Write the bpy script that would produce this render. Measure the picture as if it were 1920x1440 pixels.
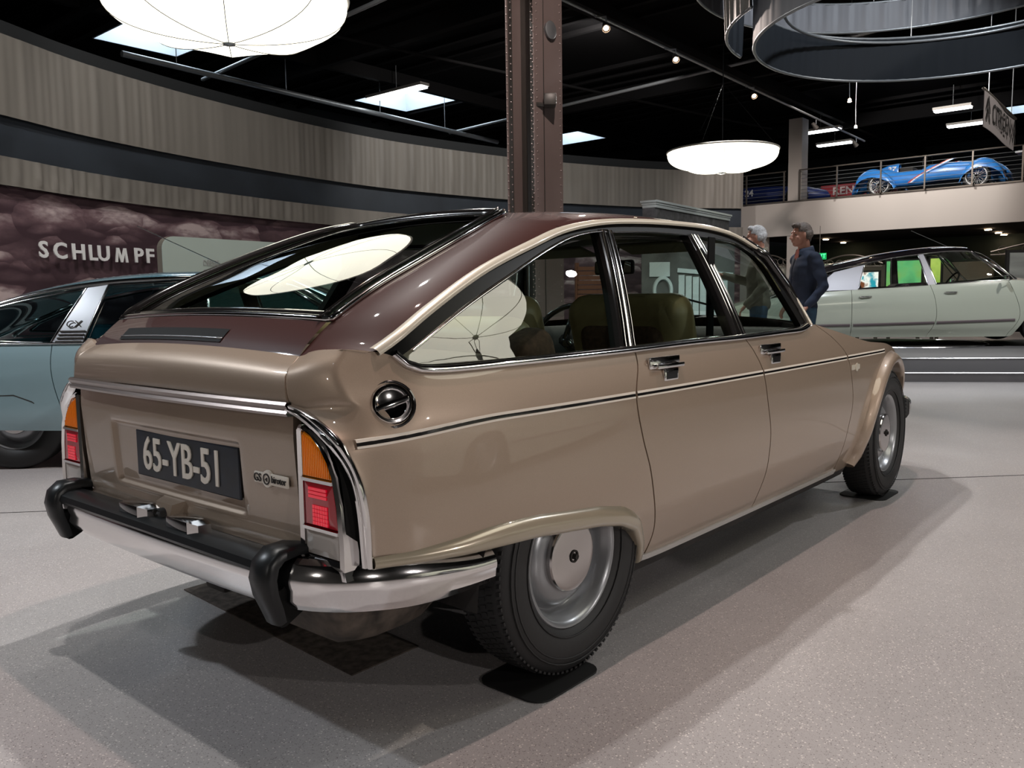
import bpy, bmesh, math, random
import numpy as np
from mathutils import Vector, Matrix
random.seed(7)
rng = np.random.RandomState(7)
PI = math.pi
for o in list(bpy.data.objects):
    bpy.data.objects.remove(o)
sc = bpy.context.scene
COL = sc.collection

# ------------------------------------------------------------ camera
cam_data = bpy.data.cameras.new('camera')
cam = bpy.data.objects.new('camera', cam_data)
COL.objects.link(cam)
yaw, pitch, roll = .708, -.1011, -.0148
Fd = Vector((math.cos(yaw) * math.cos(pitch), math.sin(yaw) * math.cos(pitch), math.sin(pitch)))
R0 = Vector((math.sin(yaw), -math.cos(yaw), 0))
U0 = R0.cross(Fd)
Rr = R0 * math.cos(roll) + U0 * math.sin(roll)
Ur = U0 * math.cos(roll) - R0 * math.sin(roll)
m3 = Matrix((Rr, Ur, -Fd)).transposed()
cam.matrix_world = Matrix.Translation((-1.6975, -2.0079, .9882)) @ m3.to_4x4()
cam_data.sensor_fit = 'HORIZONTAL'
cam_data.sensor_width = 36
cam_data.lens = 36 * 1572.16 / 1920
cam_data.clip_start = .05
cam_data.clip_end = 200
sc.camera = cam

# ------------------------------------------------------------ world, exposure
world = bpy.data.worlds.new('world')
sc.world = world
world.use_nodes = True
bg = world.node_tree.nodes['Background']
bg.inputs[0].default_value = (.80, .86, 1, 1)
bg.inputs[1].default_value = .10
sc.view_settings.view_transform = 'Standard'
sc.view_settings.look = 'None'
sc.view_settings.gamma = 1
sc.view_settings.exposure = 0.12
sc.view_settings.use_curve_mapping = False
try:
    sc.cycles.use_denoising = True
    sc.cycles.max_bounces = 10
    sc.cycles.transparent_max_bounces = 24
    sc.cycles.caustics_reflective = False
    sc.cycles.caustics_refractive = False
    sc.cycles.sample_clamp_indirect = 4
except Exception:
    pass

# ------------------------------------------------------------ spot lights: ceiling lamps of the hall, then added fill
def spot(loc, target, power, color, angle=70, size=.06, blend=.4):
    l = bpy.data.lights.new('spot_light', 'SPOT')
    l.energy = power
    l.color = color
    l.spot_size = math.radians(angle)
    l.spot_blend = blend
    l.shadow_soft_size = size
    o = bpy.data.objects.new('spot_light', l)
    o.location = loc
    d = Vector(target) - Vector(loc)
    o.rotation_euler = d.to_track_quat('-Z', 'Y').to_euler()
    COL.objects.link(o)
    return o

def area(loc, target, power, color, sx, sy):
    l = bpy.data.lights.new('area_light', 'AREA')
    l.energy = power
    l.color = color
    l.shape = 'RECTANGLE'
    l.size = sx
    l.size_y = sy
    o = bpy.data.objects.new('area_light', l)
    o.location = loc
    d = Vector(target) - Vector(loc)
    o.rotation_euler = d.to_track_quat('-Z', 'Y').to_euler()
    COL.objects.link(o)
    return o

NEUT = (1, .97, .93)
WARM = (1, .74, .66)
COOL = (.86, .93, 1)
spot((.7, -.80, 5.6), (.5, -.8, 0), 330, WARM, 95, .05)
spot((1.2, 1.0, 4.9), (.6, -.9, 0), 420, NEUT, 100, .06)
spot((4.4, -2.2, 5.6), (4.4, -2.2, 0), 420, NEUT, 100, .08)
spot((-.45, .9, 5.7), (-.9, 1.0, 0), 330, NEUT, 105, .07)
spot((-3.6, -1.2, 5.6), (-3.2, -.2, 0), 70, COOL, 60, .1)
spot((8.1, 4.6, 4.5), (4.2, 1.6, .3), 260, (1, .84, .76), 80, .05)
spot((10.1, 4.6, 4.5), (9.5, -.5, .5), 420, NEUT, 100, .05)
spot((5.5, 5.5, 5.6), (2.6, 3.0, .3), 500, NEUT, 100, .08)
spot((9.0, -3.5, 5.6), (10.2, .2, .8), 700, NEUT, 90, .08)
spot((13.2, 4.7, 4.5), (8.0, 2.3, 1), 330, NEUT, 80, .05)
spot((1.0, 5.6, 5.6), (2.2, 10.0, .9), 360, NEUT, 110, .1)
spot((5.0, 6.0, 5.6), (6.8, 10.8, 2.0), 160, NEUT, 110, .1)
spot((11.0, 6.5, 5.6), (13.5, 10.6, 3.6), 420, NEUT, 120, .1)
spot((15.0, 4.0, 5.7), (20.4, 4.5, 2.6), 620, (1, .9, .84), 110, .1)
spot((18.0, 4.0, 5.7), (22, 4, 3.6), 500, NEUT, 80, .1)

spot((-3.0, -12.0, 4.2), (.2, -.8, .7), 840, (1, .93, .88), 40, .05)  # low unseen fill added for the near body side, with the next one
spot((4.5, -12.3, 4.2), (1.6, -.8, .6), 840, (1, .93, .9), 40, .05)
spot((-7.9, -1.6, 3.4), (-.7, 0, .8), 170, (1, .93, .86), 36, .05)  # low unseen fill added to brighten the tail
spot((-3.5, 5.5, 5.4), (1.0, 3.2, .4), 750, COOL, 80, .10)  # fill added over the pale blue saloon
spot((6.5, -3.5, 5.4), (5.4, -1.8, .0), 380, (.95, .97, 1), 100, .08)
spot((6.0, .4, 5.6), (9.6, 3.0, .8), 600, COOL, 90, .10)
spot((3.0, 1.0, 5.6), (6.1, 4.1, 2.6), 800, (1, .85, .78), 50, .08)

# ------------------------------------------------------------ materials
def mat(name, col, rough=.5, metal=0., coat=0., spec=.5, emit=None, estr=0., noise=None, bump=None, coat_rough=.03):
    m = bpy.data.materials.new(name)
    m.use_nodes = True
    nt = m.node_tree
    b = nt.nodes['Principled BSDF']
    b.inputs['Base Color'].default_value = (*col, 1)
    b.inputs['Roughness'].default_value = rough
    b.inputs['Metallic'].default_value = metal
    b.inputs['Coat Weight'].default_value = coat
    b.inputs['Coat Roughness'].default_value = coat_rough
    b.inputs['Specular IOR Level'].default_value = spec
    if emit:
        b.inputs['Emission Color'].default_value = (*emit, 1)
        b.inputs['Emission Strength'].default_value = estr
    if noise:                                   # (scale, amount, stretch xyz)
        s, amt, st = noise
        tc = nt.nodes.new('ShaderNodeTexCoord')
        mp = nt.nodes.new('ShaderNodeMapping')
        mp.inputs['Scale'].default_value = st
        n = nt.nodes.new('ShaderNodeTexNoise')
        n.inputs['Scale'].default_value = s
        n.inputs['Detail'].default_value = 4
        r = nt.nodes.new('ShaderNodeMapRange')
        r.inputs['From Min'].default_value = .3
        r.inputs['From Max'].default_value = .7
        r.inputs['To Min'].default_value = 1 - amt
        r.inputs['To Max'].default_value = 1 + amt
        mx = nt.nodes.new('ShaderNodeVectorMath')
        mx.operation = 'SCALE'
        mx.inputs[0].default_value = col
        nt.links.new(tc.outputs['Object'], mp.inputs[0])
        nt.links.new(mp.outputs[0], n.inputs['Vector'])
        nt.links.new(n.outputs[0], r.inputs[0])
        nt.links.new(r.outputs[0], mx.inputs['Scale'])
        nt.links.new(mx.outputs[0], b.inputs['Base Color'])
    if bump:                                    # (scale, strength, distance)
        tc = nt.nodes.new('ShaderNodeTexCoord')
        n = nt.nodes.new('ShaderNodeTexNoise')
        n.inputs['Scale'].default_value = bump[0]
        n.inputs['Detail'].default_value = 3
        bp = nt.nodes.new('ShaderNodeBump')
        bp.inputs['Strength'].default_value = bump[1]
        bp.inputs['Distance'].default_value = bump[2]
        nt.links.new(tc.outputs['Object'], n.inputs['Vector'])
        nt.links.new(n.outputs[0], bp.inputs['Height'])
        nt.links.new(bp.outputs[0], b.inputs['Normal'])
    return m

def glass(name, tint, refl=(1, 1, 1), ior=1.45, boost=0.):
    """thin pane: tinted transparency plus a Fresnel mirror"""
    m = bpy.data.materials.new(name)
    m.use_nodes = True
    nt = m.node_tree
    for n in list(nt.nodes):
        nt.nodes.remove(n)
    out = nt.nodes.new('ShaderNodeOutputMaterial')
    tr = nt.nodes.new('ShaderNodeBsdfTransparent')
    tr.inputs[0].default_value = (*tint, 1)
    gl = nt.nodes.new('ShaderNodeBsdfGlossy')
    gl.inputs['Color'].default_value = (*refl, 1)
    gl.inputs['Roughness'].default_value = .0
    fr = nt.nodes.new('ShaderNodeFresnel')
    fr.inputs[0].default_value = ior
    ad = nt.nodes.new('ShaderNodeMath')
    ad.operation = 'ADD'
    ad.use_clamp = True
    ad.inputs[1].default_value = boost
    mx = nt.nodes.new('ShaderNodeMixShader')
    geo = nt.nodes.new('ShaderNodeNewGeometry')
    mi = nt.nodes.new('ShaderNodeMapRange')      # panes are single sheets: same mirror from both sides
    mi.inputs[3].default_value = ior
    mi.inputs[4].default_value = 1 / ior
    nt.links.new(geo.outputs['Backfacing'], mi.inputs[0])
    nt.links.new(mi.outputs[0], fr.inputs[0])
    nt.links.new(fr.outputs[0], ad.inputs[0])
    nt.links.new(ad.outputs[0], mx.inputs[0])
    nt.links.new(tr.outputs[0], mx.inputs[1])
    nt.links.new(gl.outputs[0], mx.inputs[2])
    nt.links.new(mx.outputs[0], out.inputs[0])
    return m

M = {}
M['tan'] = mat('bronze_paint', (.365, .280, .212), .42, .35, 1., noise=(900, .08, (1, 1, 1)))
M['flare'] = mat('beige_trim_paint', (.36, .31, .23), .22, .2, 1.)
M['brown'] = mat('maroon_brown_paint', (.048, .013, .010), .5, .0, 1., spec=.15)
M['chrome'] = mat('chrome', (.80, .79, .79), .10, 1.)
M['chrome_soft'] = mat('brushed_metal', (.62, .62, .64), .28, 1.)
M['cream_trim'] = mat('cream_drip_moulding', (.62, .57, .47), .30, .15, .6)
M['frame'] = mat('satin_black_frame', (.003, .003, .003), .35, spec=.12)
M['black_gloss'] = mat('black_gloss', (.012, .011, .011), .12, 0, .6)
M['black_matt'] = mat('black_matt', (.006, .006, .006), .6, spec=.12)
M['under'] = mat('underbody', (.016, .014, .013), .75, noise=(14, .5, (1, 1, 1)))
M['rust'] = mat('dirty_underbody', (.055, .043, .034), .7, noise=(22, .7, (1, 1, 1)))
M['rubber'] = mat('rubber', (.008, .009, .010), .36, spec=.35)
M['tyre'] = mat('tyre_rubber', (.012, .012, .0125), .62, bump=(60, .2, .002))
M['rim'] = mat('silver_painted_steel', (.29, .30, .315), .32, .55, .3)
M['cap'] = mat('polished_hub_cap', (.55, .53, .52), .14, 1.)
M['trim_brown'] = mat('brown_satin_trim', (.20, .16, .145), .28, .6, .4)
M['amber'] = mat('amber_lens', (.78, .22, .01), .15, 0, 1., emit=(1, .28, .01), estr=.06)
M['red'] = mat('red_lens', (.30, .004, .012), .12, 0, 1., emit=(.8, .0, .02), estr=.03)
M['red2'] = mat('red_reflector', (.75, .01, .03), .2, 0, 1., emit=(1, .01, .05), estr=.22)
M['white_lens'] = mat('clear_lens', (.42, .38, .35), .15, 0, 1.)
M['navy_plate'] = mat('dark_plate', (.004, .008, .016), .3, noise=(18, .5, (1, 1, 1)))
M['cream'] = mat('cream_lettering', (.72, .66, .58), .5)
M['glass_rear'] = glass('rear_glass', (.58, .70, .66), ior=1.5, boost=.0)
M['glass_side'] = glass('side_glass', (.66, .78, .74), ior=1.5, boost=.07)
M['glass_car'] = glass('blue_car_glass', (.30, .42, .44), ior=1.55)
M['glass_clear'] = glass('clear_glass', (.86, .9, .88), ior=1.45)
M['seat'] = mat('tan_leather', (.30, .22, .11), .45, noise=(9, .15, (1, 1, 1)))
M['seat_cloth'] = mat('brown_velour', (.085, .042, .025), .9, noise=(60, .35, (1, 1, 1)))
M['lining'] = mat('grey_beige_lining', (.16, .15, .12), .9)
M['interior'] = mat('dark_interior', (.02, .017, .015), .8)
M['white_strip'] = mat('pale_aluminium_strip', (.62, .60, .58), .35, .3)
M['mirror'] = mat('mirror', (.8, .85, .87), .02, 1.)
M['floor'] = None

# ------------------------------------------------------------ mesh helpers
def mesh_obj(name, verts, faces, m=None, parent=None, smooth=True, mi=None):
    me = bpy.data.meshes.new(name)
    me.from_pydata([tuple(map(float, v)) for v in verts], [], faces)
    me.validate()
    bm = bmesh.new()
    bm.from_mesh(me)
    bmesh.ops.recalc_face_normals(bm, faces=bm.faces)
    bm.to_mesh(me)
    bm.free()
    if smooth:
        for p in me.polygons:
            p.use_smooth = True
    if m is not None:
        for k in (m if isinstance(m, (list, tuple)) else [m]):
            me.materials.append(k)
    if mi:
        for p, k in zip(me.polygons, mi):
            p.material_index = k
    o = bpy.data.objects.new(name, me)
    COL.objects.link(o)
    if parent is not None:
        o.parent = parent
    return o

def sharpen(o, deg=35):
    """mark edges sharper than deg"""
    me = o.data
    bm = bmesh.new()
    bm.from_mesh(me)
    lim = math.radians(deg)
    for e in bm.edges:
        if len(e.link_faces) == 2 and e.calc_face_angle(0) > lim:
            e.smooth = False
    bm.to_mesh(me)
    bm.free()
    return o

class MB:
    def __init__(s):
        s.v, s.f, s.mi = [], [], []
    def add(s, v, f, k=0):
        n = len(s.v)
        s.v += [tuple(map(float, q)) for q in v]
        s.f += [tuple(i + n for i in q) for q in f]
        s.mi += [k] * len(f)
        return s
    def box(s, c, d, rot=0, k=0, bev=0, tilt=0):
        """box centre c, full size d, rotated about z, optional edge bevel"""
        hx, hy, hz = d[0] / 2, d[1] / 2, d[2] / 2
        if bev > 0:
            bm = bmesh.new()
            bmesh.ops.create_cube(bm, size=1)
            for q in bm.verts:
                q.co = Vector((q.co.x * d[0], q.co.y * d[1], q.co.z * d[2]))
            bmesh.ops.bevel(bm, geom=list(bm.edges), offset=bev, segments=2, affect='EDGES', profile=.5)
            bm.verts.index_update()
            vs = [tuple(q.co) for q in bm.verts]
            fs = [tuple(q.index for q in f.verts) for f in bm.faces]
            bm.free()
        else:
            vs = [(x * hx, y * hy, z * hz) for x in (-1, 1) for y in (-1, 1) for z in (-1, 1)]
            fs = [(0, 1, 3, 2), (4, 6, 7, 5), (0, 4, 5, 1), (2, 3, 7, 6), (0, 2, 6, 4), (1, 5, 7, 3)]
        ca, sa = math.cos(rot), math.sin(rot)
        ct, st = math.cos(tilt), math.sin(tilt)
        out = []
        for x, y, z in vs:
            x, z = x * ct + z * st, -x * st + z * ct
            out.append((c[0] + x * ca - y * sa, c[1] + x * sa + y * ca, c[2] + z))
        return s.add(out, fs, k)
    def grid(s, P, cu=False, cv=False, k=0):
        nu, nv = len(P), len(P[0])
        v = [q for r in P for q in r]
        f = []
        for i in range(nu if cu else nu - 1):
            for j in range(nv if cv else nv - 1):
                a, b = i * nv + j, i * nv + (j + 1) % nv
                c, d = ((i + 1) % nu) * nv + (j + 1) % nv, ((i + 1) % nu) * nv + j
                f.append((a, b, c, d))
        return s.add(v, f, k)
    def tube(s, path, r, seg=8, closed=False, k=0, cap=True, flat=None):
        """round tube (or, with flat=(a,b), an elliptical one) along path; r may be a list"""
        P = [Vector(p) for p in path]
        n = len(P)
        rr = r if isinstance(r, (list, tuple)) else [r] * n
        rings = []
        up = None
        for i in range(n):
            if closed:
                t = P[(i + 1) % n] - P[i - 1]
            else:
                t = P[min(i + 1, n - 1)] - P[max(i - 1, 0)]
            t.normalize()
            if up is None:
                up = Vector((0, 0, 1)) if abs(t.z) < .9 else Vector((1, 0, 0))
            a = t.cross(up)
            if a.length < 1e-6:
                a = t.orthogonal()
            a.normalize()
            b = a.cross(t)
            up = b
            fa, fb = flat if flat else (1, 1)
            rings.append([P[i] + (a * math.cos(q) * fa + b * math.sin(q) * fb) * rr[i] for q in [2 * PI * j / seg for j in range(seg)]])
        s.grid(rings, cu=closed, cv=True, k=k)
        if cap and not closed:
            m = len(s.v)
            s.f += [tuple(range(m - seg, m)), tuple(reversed(range(m - n * seg, m - n * seg + seg)))]
            s.mi += [k, k]
        return s
    def lathe(s, prof, c=(0, 0, 0), axis='z', seg=32, k=0, a0=0, a1=2 * PI):
        full = abs(a1 - a0 - 2 * PI) < 1e-6
        n = seg if full else seg + 1
        rings = []
        for i in range(n):
            a = a0 + (a1 - a0) * i / seg
            ring = []
            for r, h in prof:
                if axis == 'z':
                    ring.append((c[0] + r * math.cos(a), c[1] + r * math.sin(a), c[2] + h))
                elif axis == 'y':
                    ring.append((c[0] + r * math.cos(a), c[1] + h, c[2] + r * math.sin(a)))
                else:
                    ring.append((c[0] + h, c[1] + r * math.cos(a), c[2] + r * math.sin(a)))
            rings.append(ring)
        return s.grid(rings, cu=full, k=k)
    def prism(s, poly, h0, h1, axis='y', k=0):
        """polygon extruded: axis 'y' takes (x,z), 'x' takes (y,z), 'z' takes (x,y)"""
        def P(a, b, h):
            return {'y': (a, h, b), 'x': (h, a, b), 'z': (a, b, h)}[axis]
        n = len(poly)
        v = [P(a, b, h0) for a, b in poly] + [P(a, b, h1) for a, b in poly]
        f = [tuple(range(n)), tuple(reversed(range(n, 2 * n)))] + [(i, (i + 1) % n, n + (i + 1) % n, n + i) for i in range(n)]
        return s.add(v, f, k)
    def build(s, name, m, parent=None, smooth=False, sharp=None):
        o = mesh_obj(name, s.v, s.f, m, parent, smooth, s.mi if isinstance(m, (list, tuple)) else None)
        if smooth and sharp:
            sharpen(o, sharp)
        return o

def tag(o, label=None, cat=None, group=None, kind=None):
    if label:
        o['label'] = label
    if cat:
        o['category'] = cat
    if group:
        o['group'] = group
    if kind:
        o['kind'] = kind
    return o

def thing(name, label, cat, loc=(0, 0, 0), rz=0, group=None):
    o = bpy.data.objects.new(name, None)
    o.empty_display_size = .2
    COL.objects.link(o)
    o.location = loc
    o.rotation_euler = (0, 0, rz)
    return tag(o, label, cat, group)

def struct(o):
    o['kind'] = 'structure'
    return o

def pchip(xs, ys):
    xs, ys = np.array(xs, float), np.array(ys, float)
    h = np.diff(xs)
    d = np.diff(ys) / h
    m = np.zeros_like(ys)
    m[0], m[-1] = d[0], d[-1]
    for i in range(1, len(xs) - 1):
        if d[i - 1] * d[i] > 0:
            w1, w2 = 2 * h[i] + h[i - 1], h[i] + 2 * h[i - 1]
            m[i] = (w1 + w2) / (w1 / d[i - 1] + w2 / d[i])
    def f(x):
        x = min(max(x, xs[0]), xs[-1])
        i = min(max(int(np.searchsorted(xs, x)) - 1, 0), len(h) - 1)
        t = (x - xs[i]) / h[i]
        return ((2 * t**3 - 3 * t**2 + 1) * ys[i] + (t**3 - 2 * t**2 + t) * h[i] * m[i]
                + (-2 * t**3 + 3 * t**2) * ys[i + 1] + (t**3 - t**2) * h[i] * m[i + 1])
    return f

def spline(pts, n, closed=False, alpha=.5):
    """smooth curve through pts (Catmull-Rom), n points evenly spread by length"""
    P = [np.array(p, float) for p in pts]
    if len(P) == 2:
        return [P[0] + (P[1] - P[0]) * i / (n - 1) for i in range(n)]
    Q = [2 * P[0] - P[1]] + P + [2 * P[-1] - P[-2]]
    out = []
    for i in range(1, len(Q) - 2):
        p0, p1, p2, p3 = Q[i - 1:i + 3]
        t0 = 0
        t1 = t0 + max(np.linalg.norm(p1 - p0), 1e-5)**alpha
        t2 = t1 + max(np.linalg.norm(p2 - p1), 1e-5)**alpha
        t3 = t2 + max(np.linalg.norm(p3 - p2), 1e-5)**alpha
        for k in range(14):
            t = t1 + (t2 - t1) * k / 14
            A1 = (t1 - t) / (t1 - t0) * p0 + (t - t0) / (t1 - t0) * p1
            A2 = (t2 - t) / (t2 - t1) * p1 + (t - t1) / (t2 - t1) * p2
            A3 = (t3 - t) / (t3 - t2) * p2 + (t - t2) / (t3 - t2) * p3
            B1 = (t2 - t) / (t2 - t0) * A1 + (t - t0) / (t2 - t0) * A2
            B2 = (t3 - t) / (t3 - t1) * A2 + (t - t1) / (t3 - t1) * A3
            out.append((t2 - t) / (t2 - t1) * B1 + (t - t1) / (t2 - t1) * B2)
    out.append(P[-1])
    return resample(out, n)

def resample(pts, n):
    P = np.array(pts, float)
    L = np.r_[0, np.cumsum(np.linalg.norm(np.diff(P, axis=0), axis=1))]
    t = np.linspace(0, L[-1], n)
    return [np.array([np.interp(q, L, P[:, k]) for k in range(P.shape[1])]) for q in t]

def coons(bot, top, left, right, nu, nv, straight=()):
    """bot/top run left->right, left/right run bottom->top. Points of any dimension; returns P[i][j]"""
    def rs(c, n, nm):
        return resample(c, n) if nm in straight else spline(c, n)
    B, T, L, Rt = rs(bot, nu, 'b'), rs(top, nu, 't'), rs(left, nv, 'l'), rs(right, nv, 'r')
    out = []
    for i in range(nu):
        u = i / (nu - 1)
        row = []
        for j in range(nv):
            v = j / (nv - 1)
            p = ((1 - v) * B[i] + v * T[i] + (1 - u) * L[j] + u * Rt[j]
                 - ((1 - u) * (1 - v) * B[0] + u * (1 - v) * B[-1] + (1 - u) * v * T[0] + u * v * T[-1]))
            row.append(p)
        out.append(row)
    return out

def lip_grid(mb, P, inward, k=0):
    """grid with its rim turned inward, so a body panel shows an edge"""
    nu, nv = len(P), len(P[0])
    mb.grid(P, k=k)
    ring = [P[i][0] for i in range(nu)] + [P[-1][j] for j in range(1, nv)] + [P[i][-1] for i in range(nu - 2, -1, -1)] + [P[0][j] for j in range(nv - 2, 0, -1)]
    R2 = [np.array(p) + inward for p in ring]
    mb.grid([ring, R2], cv=True, k=k)
    return mb

def text_mesh(body, size, extrude=.002, align='CENTER', bevel=0, bold=0.):
    cu = bpy.data.curves.new('lettering', 'FONT')
    cu.body = body
    cu.size = size
    cu.extrude = extrude
    cu.align_x = align
    cu.align_y = 'CENTER'
    cu.offset = bold
    cu.resolution_u = 3
    o = bpy.data.objects.new('lettering', cu)
    COL.objects.link(o)
    dg = bpy.context.evaluated_depsgraph_get()
    me = bpy.data.meshes.new_from_object(o.evaluated_get(dg))
    bpy.data.objects.remove(o)
    return me

def lettering(body, size, origin, xdir, ydir, m, parent=None, name='lettering', sx=1., extrude=.002, align='CENTER', bold=0.):
    """text standing on a surface: xdir reading direction, ydir up"""
    me = text_mesh(body, size, extrude, align, bold=bold)
    me.materials.clear()
    me.materials.append(m)
    x, y = Vector(xdir).normalized(), Vector(ydir).normalized()
    z = x.cross(y).normalized()
    y = z.cross(x)
    T = Matrix.Translation(origin) @ Matrix((x * sx, y, z)).transposed().to_4x4()
    me.transform(T)
    o = bpy.data.objects.new(name, me)
    COL.objects.link(o)
    if parent is not None:
        o.parent = parent
    return o

# ============================================================ the bronze hatchback (origin: floor under the rear axle, x forward, right side is -y)
GS = thing('car', 'metallic bronze hatchback with maroon roof and black number plate in the foreground', 'car')

gP = pchip([-.80, -.68, -.5, -.2, .2, .6, 1.5, 2.3, 2.5, 2.7, 2.85, 2.95, 3.08, 3.2], [.66, .69, .735, .77, .79, .80, .805, .80, .787, .760, .722, .675, .57, .45])
gS = pchip([.1, .18, .25, .4, .55, .65, .722, .80, .87], [-.12, -.10, -.065, -.015, 0, -.003, -.009, -.033, -.065])
def sstep(t):
    t = min(max(t, 0), 1)
    return t * t * (3 - 2 * t)

def gW(x, z):
    tail = .030 * sstep((-.46 - x) / .2) * sstep((z - .69) / .10)     # shoulder turns in towards the tail
    if z <= .87:
        return gP(x) + gS(z) - tail
    h = z - .87
    return gP(x) - .065 - .42 * h - .3 * h * h - tail

def side_grid(bot, top, left, right, nu, nv, s, W=None, off=0, straight=()):
    """panel on the body side from four (x,z) curves"""
    W = W or gW
    P = coons(bot, top, left, right, nu, nv, straight)
    return [[np.array([p[0], s * (W(p[0], p[1]) + off), p[1]]) for p in r] for r in P]

def panel(name, bot, top, left, right, nu, nv, s, m, parent, W=None, off=0, lip=.014, straight=()):
    G = side_grid(bot, top, left, right, nu, nv, s, W, off, straight)
    mb = MB()
    if lip:
        lip_grid(mb, G, np.array([0, -s * lip, 0]))
    else:
        mb.grid(G)
    o = mb.build(name, m, parent, smooth=True, sharp=40)
    return o

def strip_on_side(mb, path, half, s, W=None, off=.003, k=0, bulge=.0):
    """raised flat moulding following an (x,z) path on the body side"""
    W = W or gW
    n = len(path)
    rows = []
    for i in range(n):
        a, b = np.array(path[max(i - 1, 0)]), np.array(path[min(i + 1, n - 1)])
        t = (b - a) / (np.linalg.norm(b - a) + 1e-9)
        nn = np.array([-t[1], t[0]])
        row = []
        for q, o_ in ((-1, -.004), (-1, off), (-.5, off + bulge), (0, off + bulge * 1.3), (.5, off + bulge), (1, off), (1, -.004)):
            p = np.array(path[i]) + nn * half * q
            row.append((p[0], s * (W(p[0], p[1]) + o_), p[1]))
        rows.append(row)
    mb.grid(rows, k=k)

# curves on the side, in (x,z), measured along the body
gap_q = [(.400, .215), (.400, .294), (.364, .387), (.317, .505), (.277, .602), (.257, .722), (.300, .80), (.312, .842)]
gap_d = [(1.123, .225), (1.120, .371), (1.109, .49), (1.081, .607), (1.055, .725), (1.025, .80), (.99, .85)]
gap_f = [(1.954, .205), (1.935, .32), (1.928, .40), (1.945, .514), (1.933, .619), (1.885, .735), (1.79, .806), (1.66, .868)]
flare_low = [(-.616, .442), (-.40, .428), (-.168, .419), (.08, .392), (.18, .372), (.255, .34), (.315, .275), (.345, .215)]
def shift(c, dx):
    return [(x + dx, z) for x, z in c]
belt_q = [(-.548, .882), (-.515, .872), (-.491, .852), (-.456, .841), (-.37, .837), (-.19, .838), (.094, .840), (.308, .842)]

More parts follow.
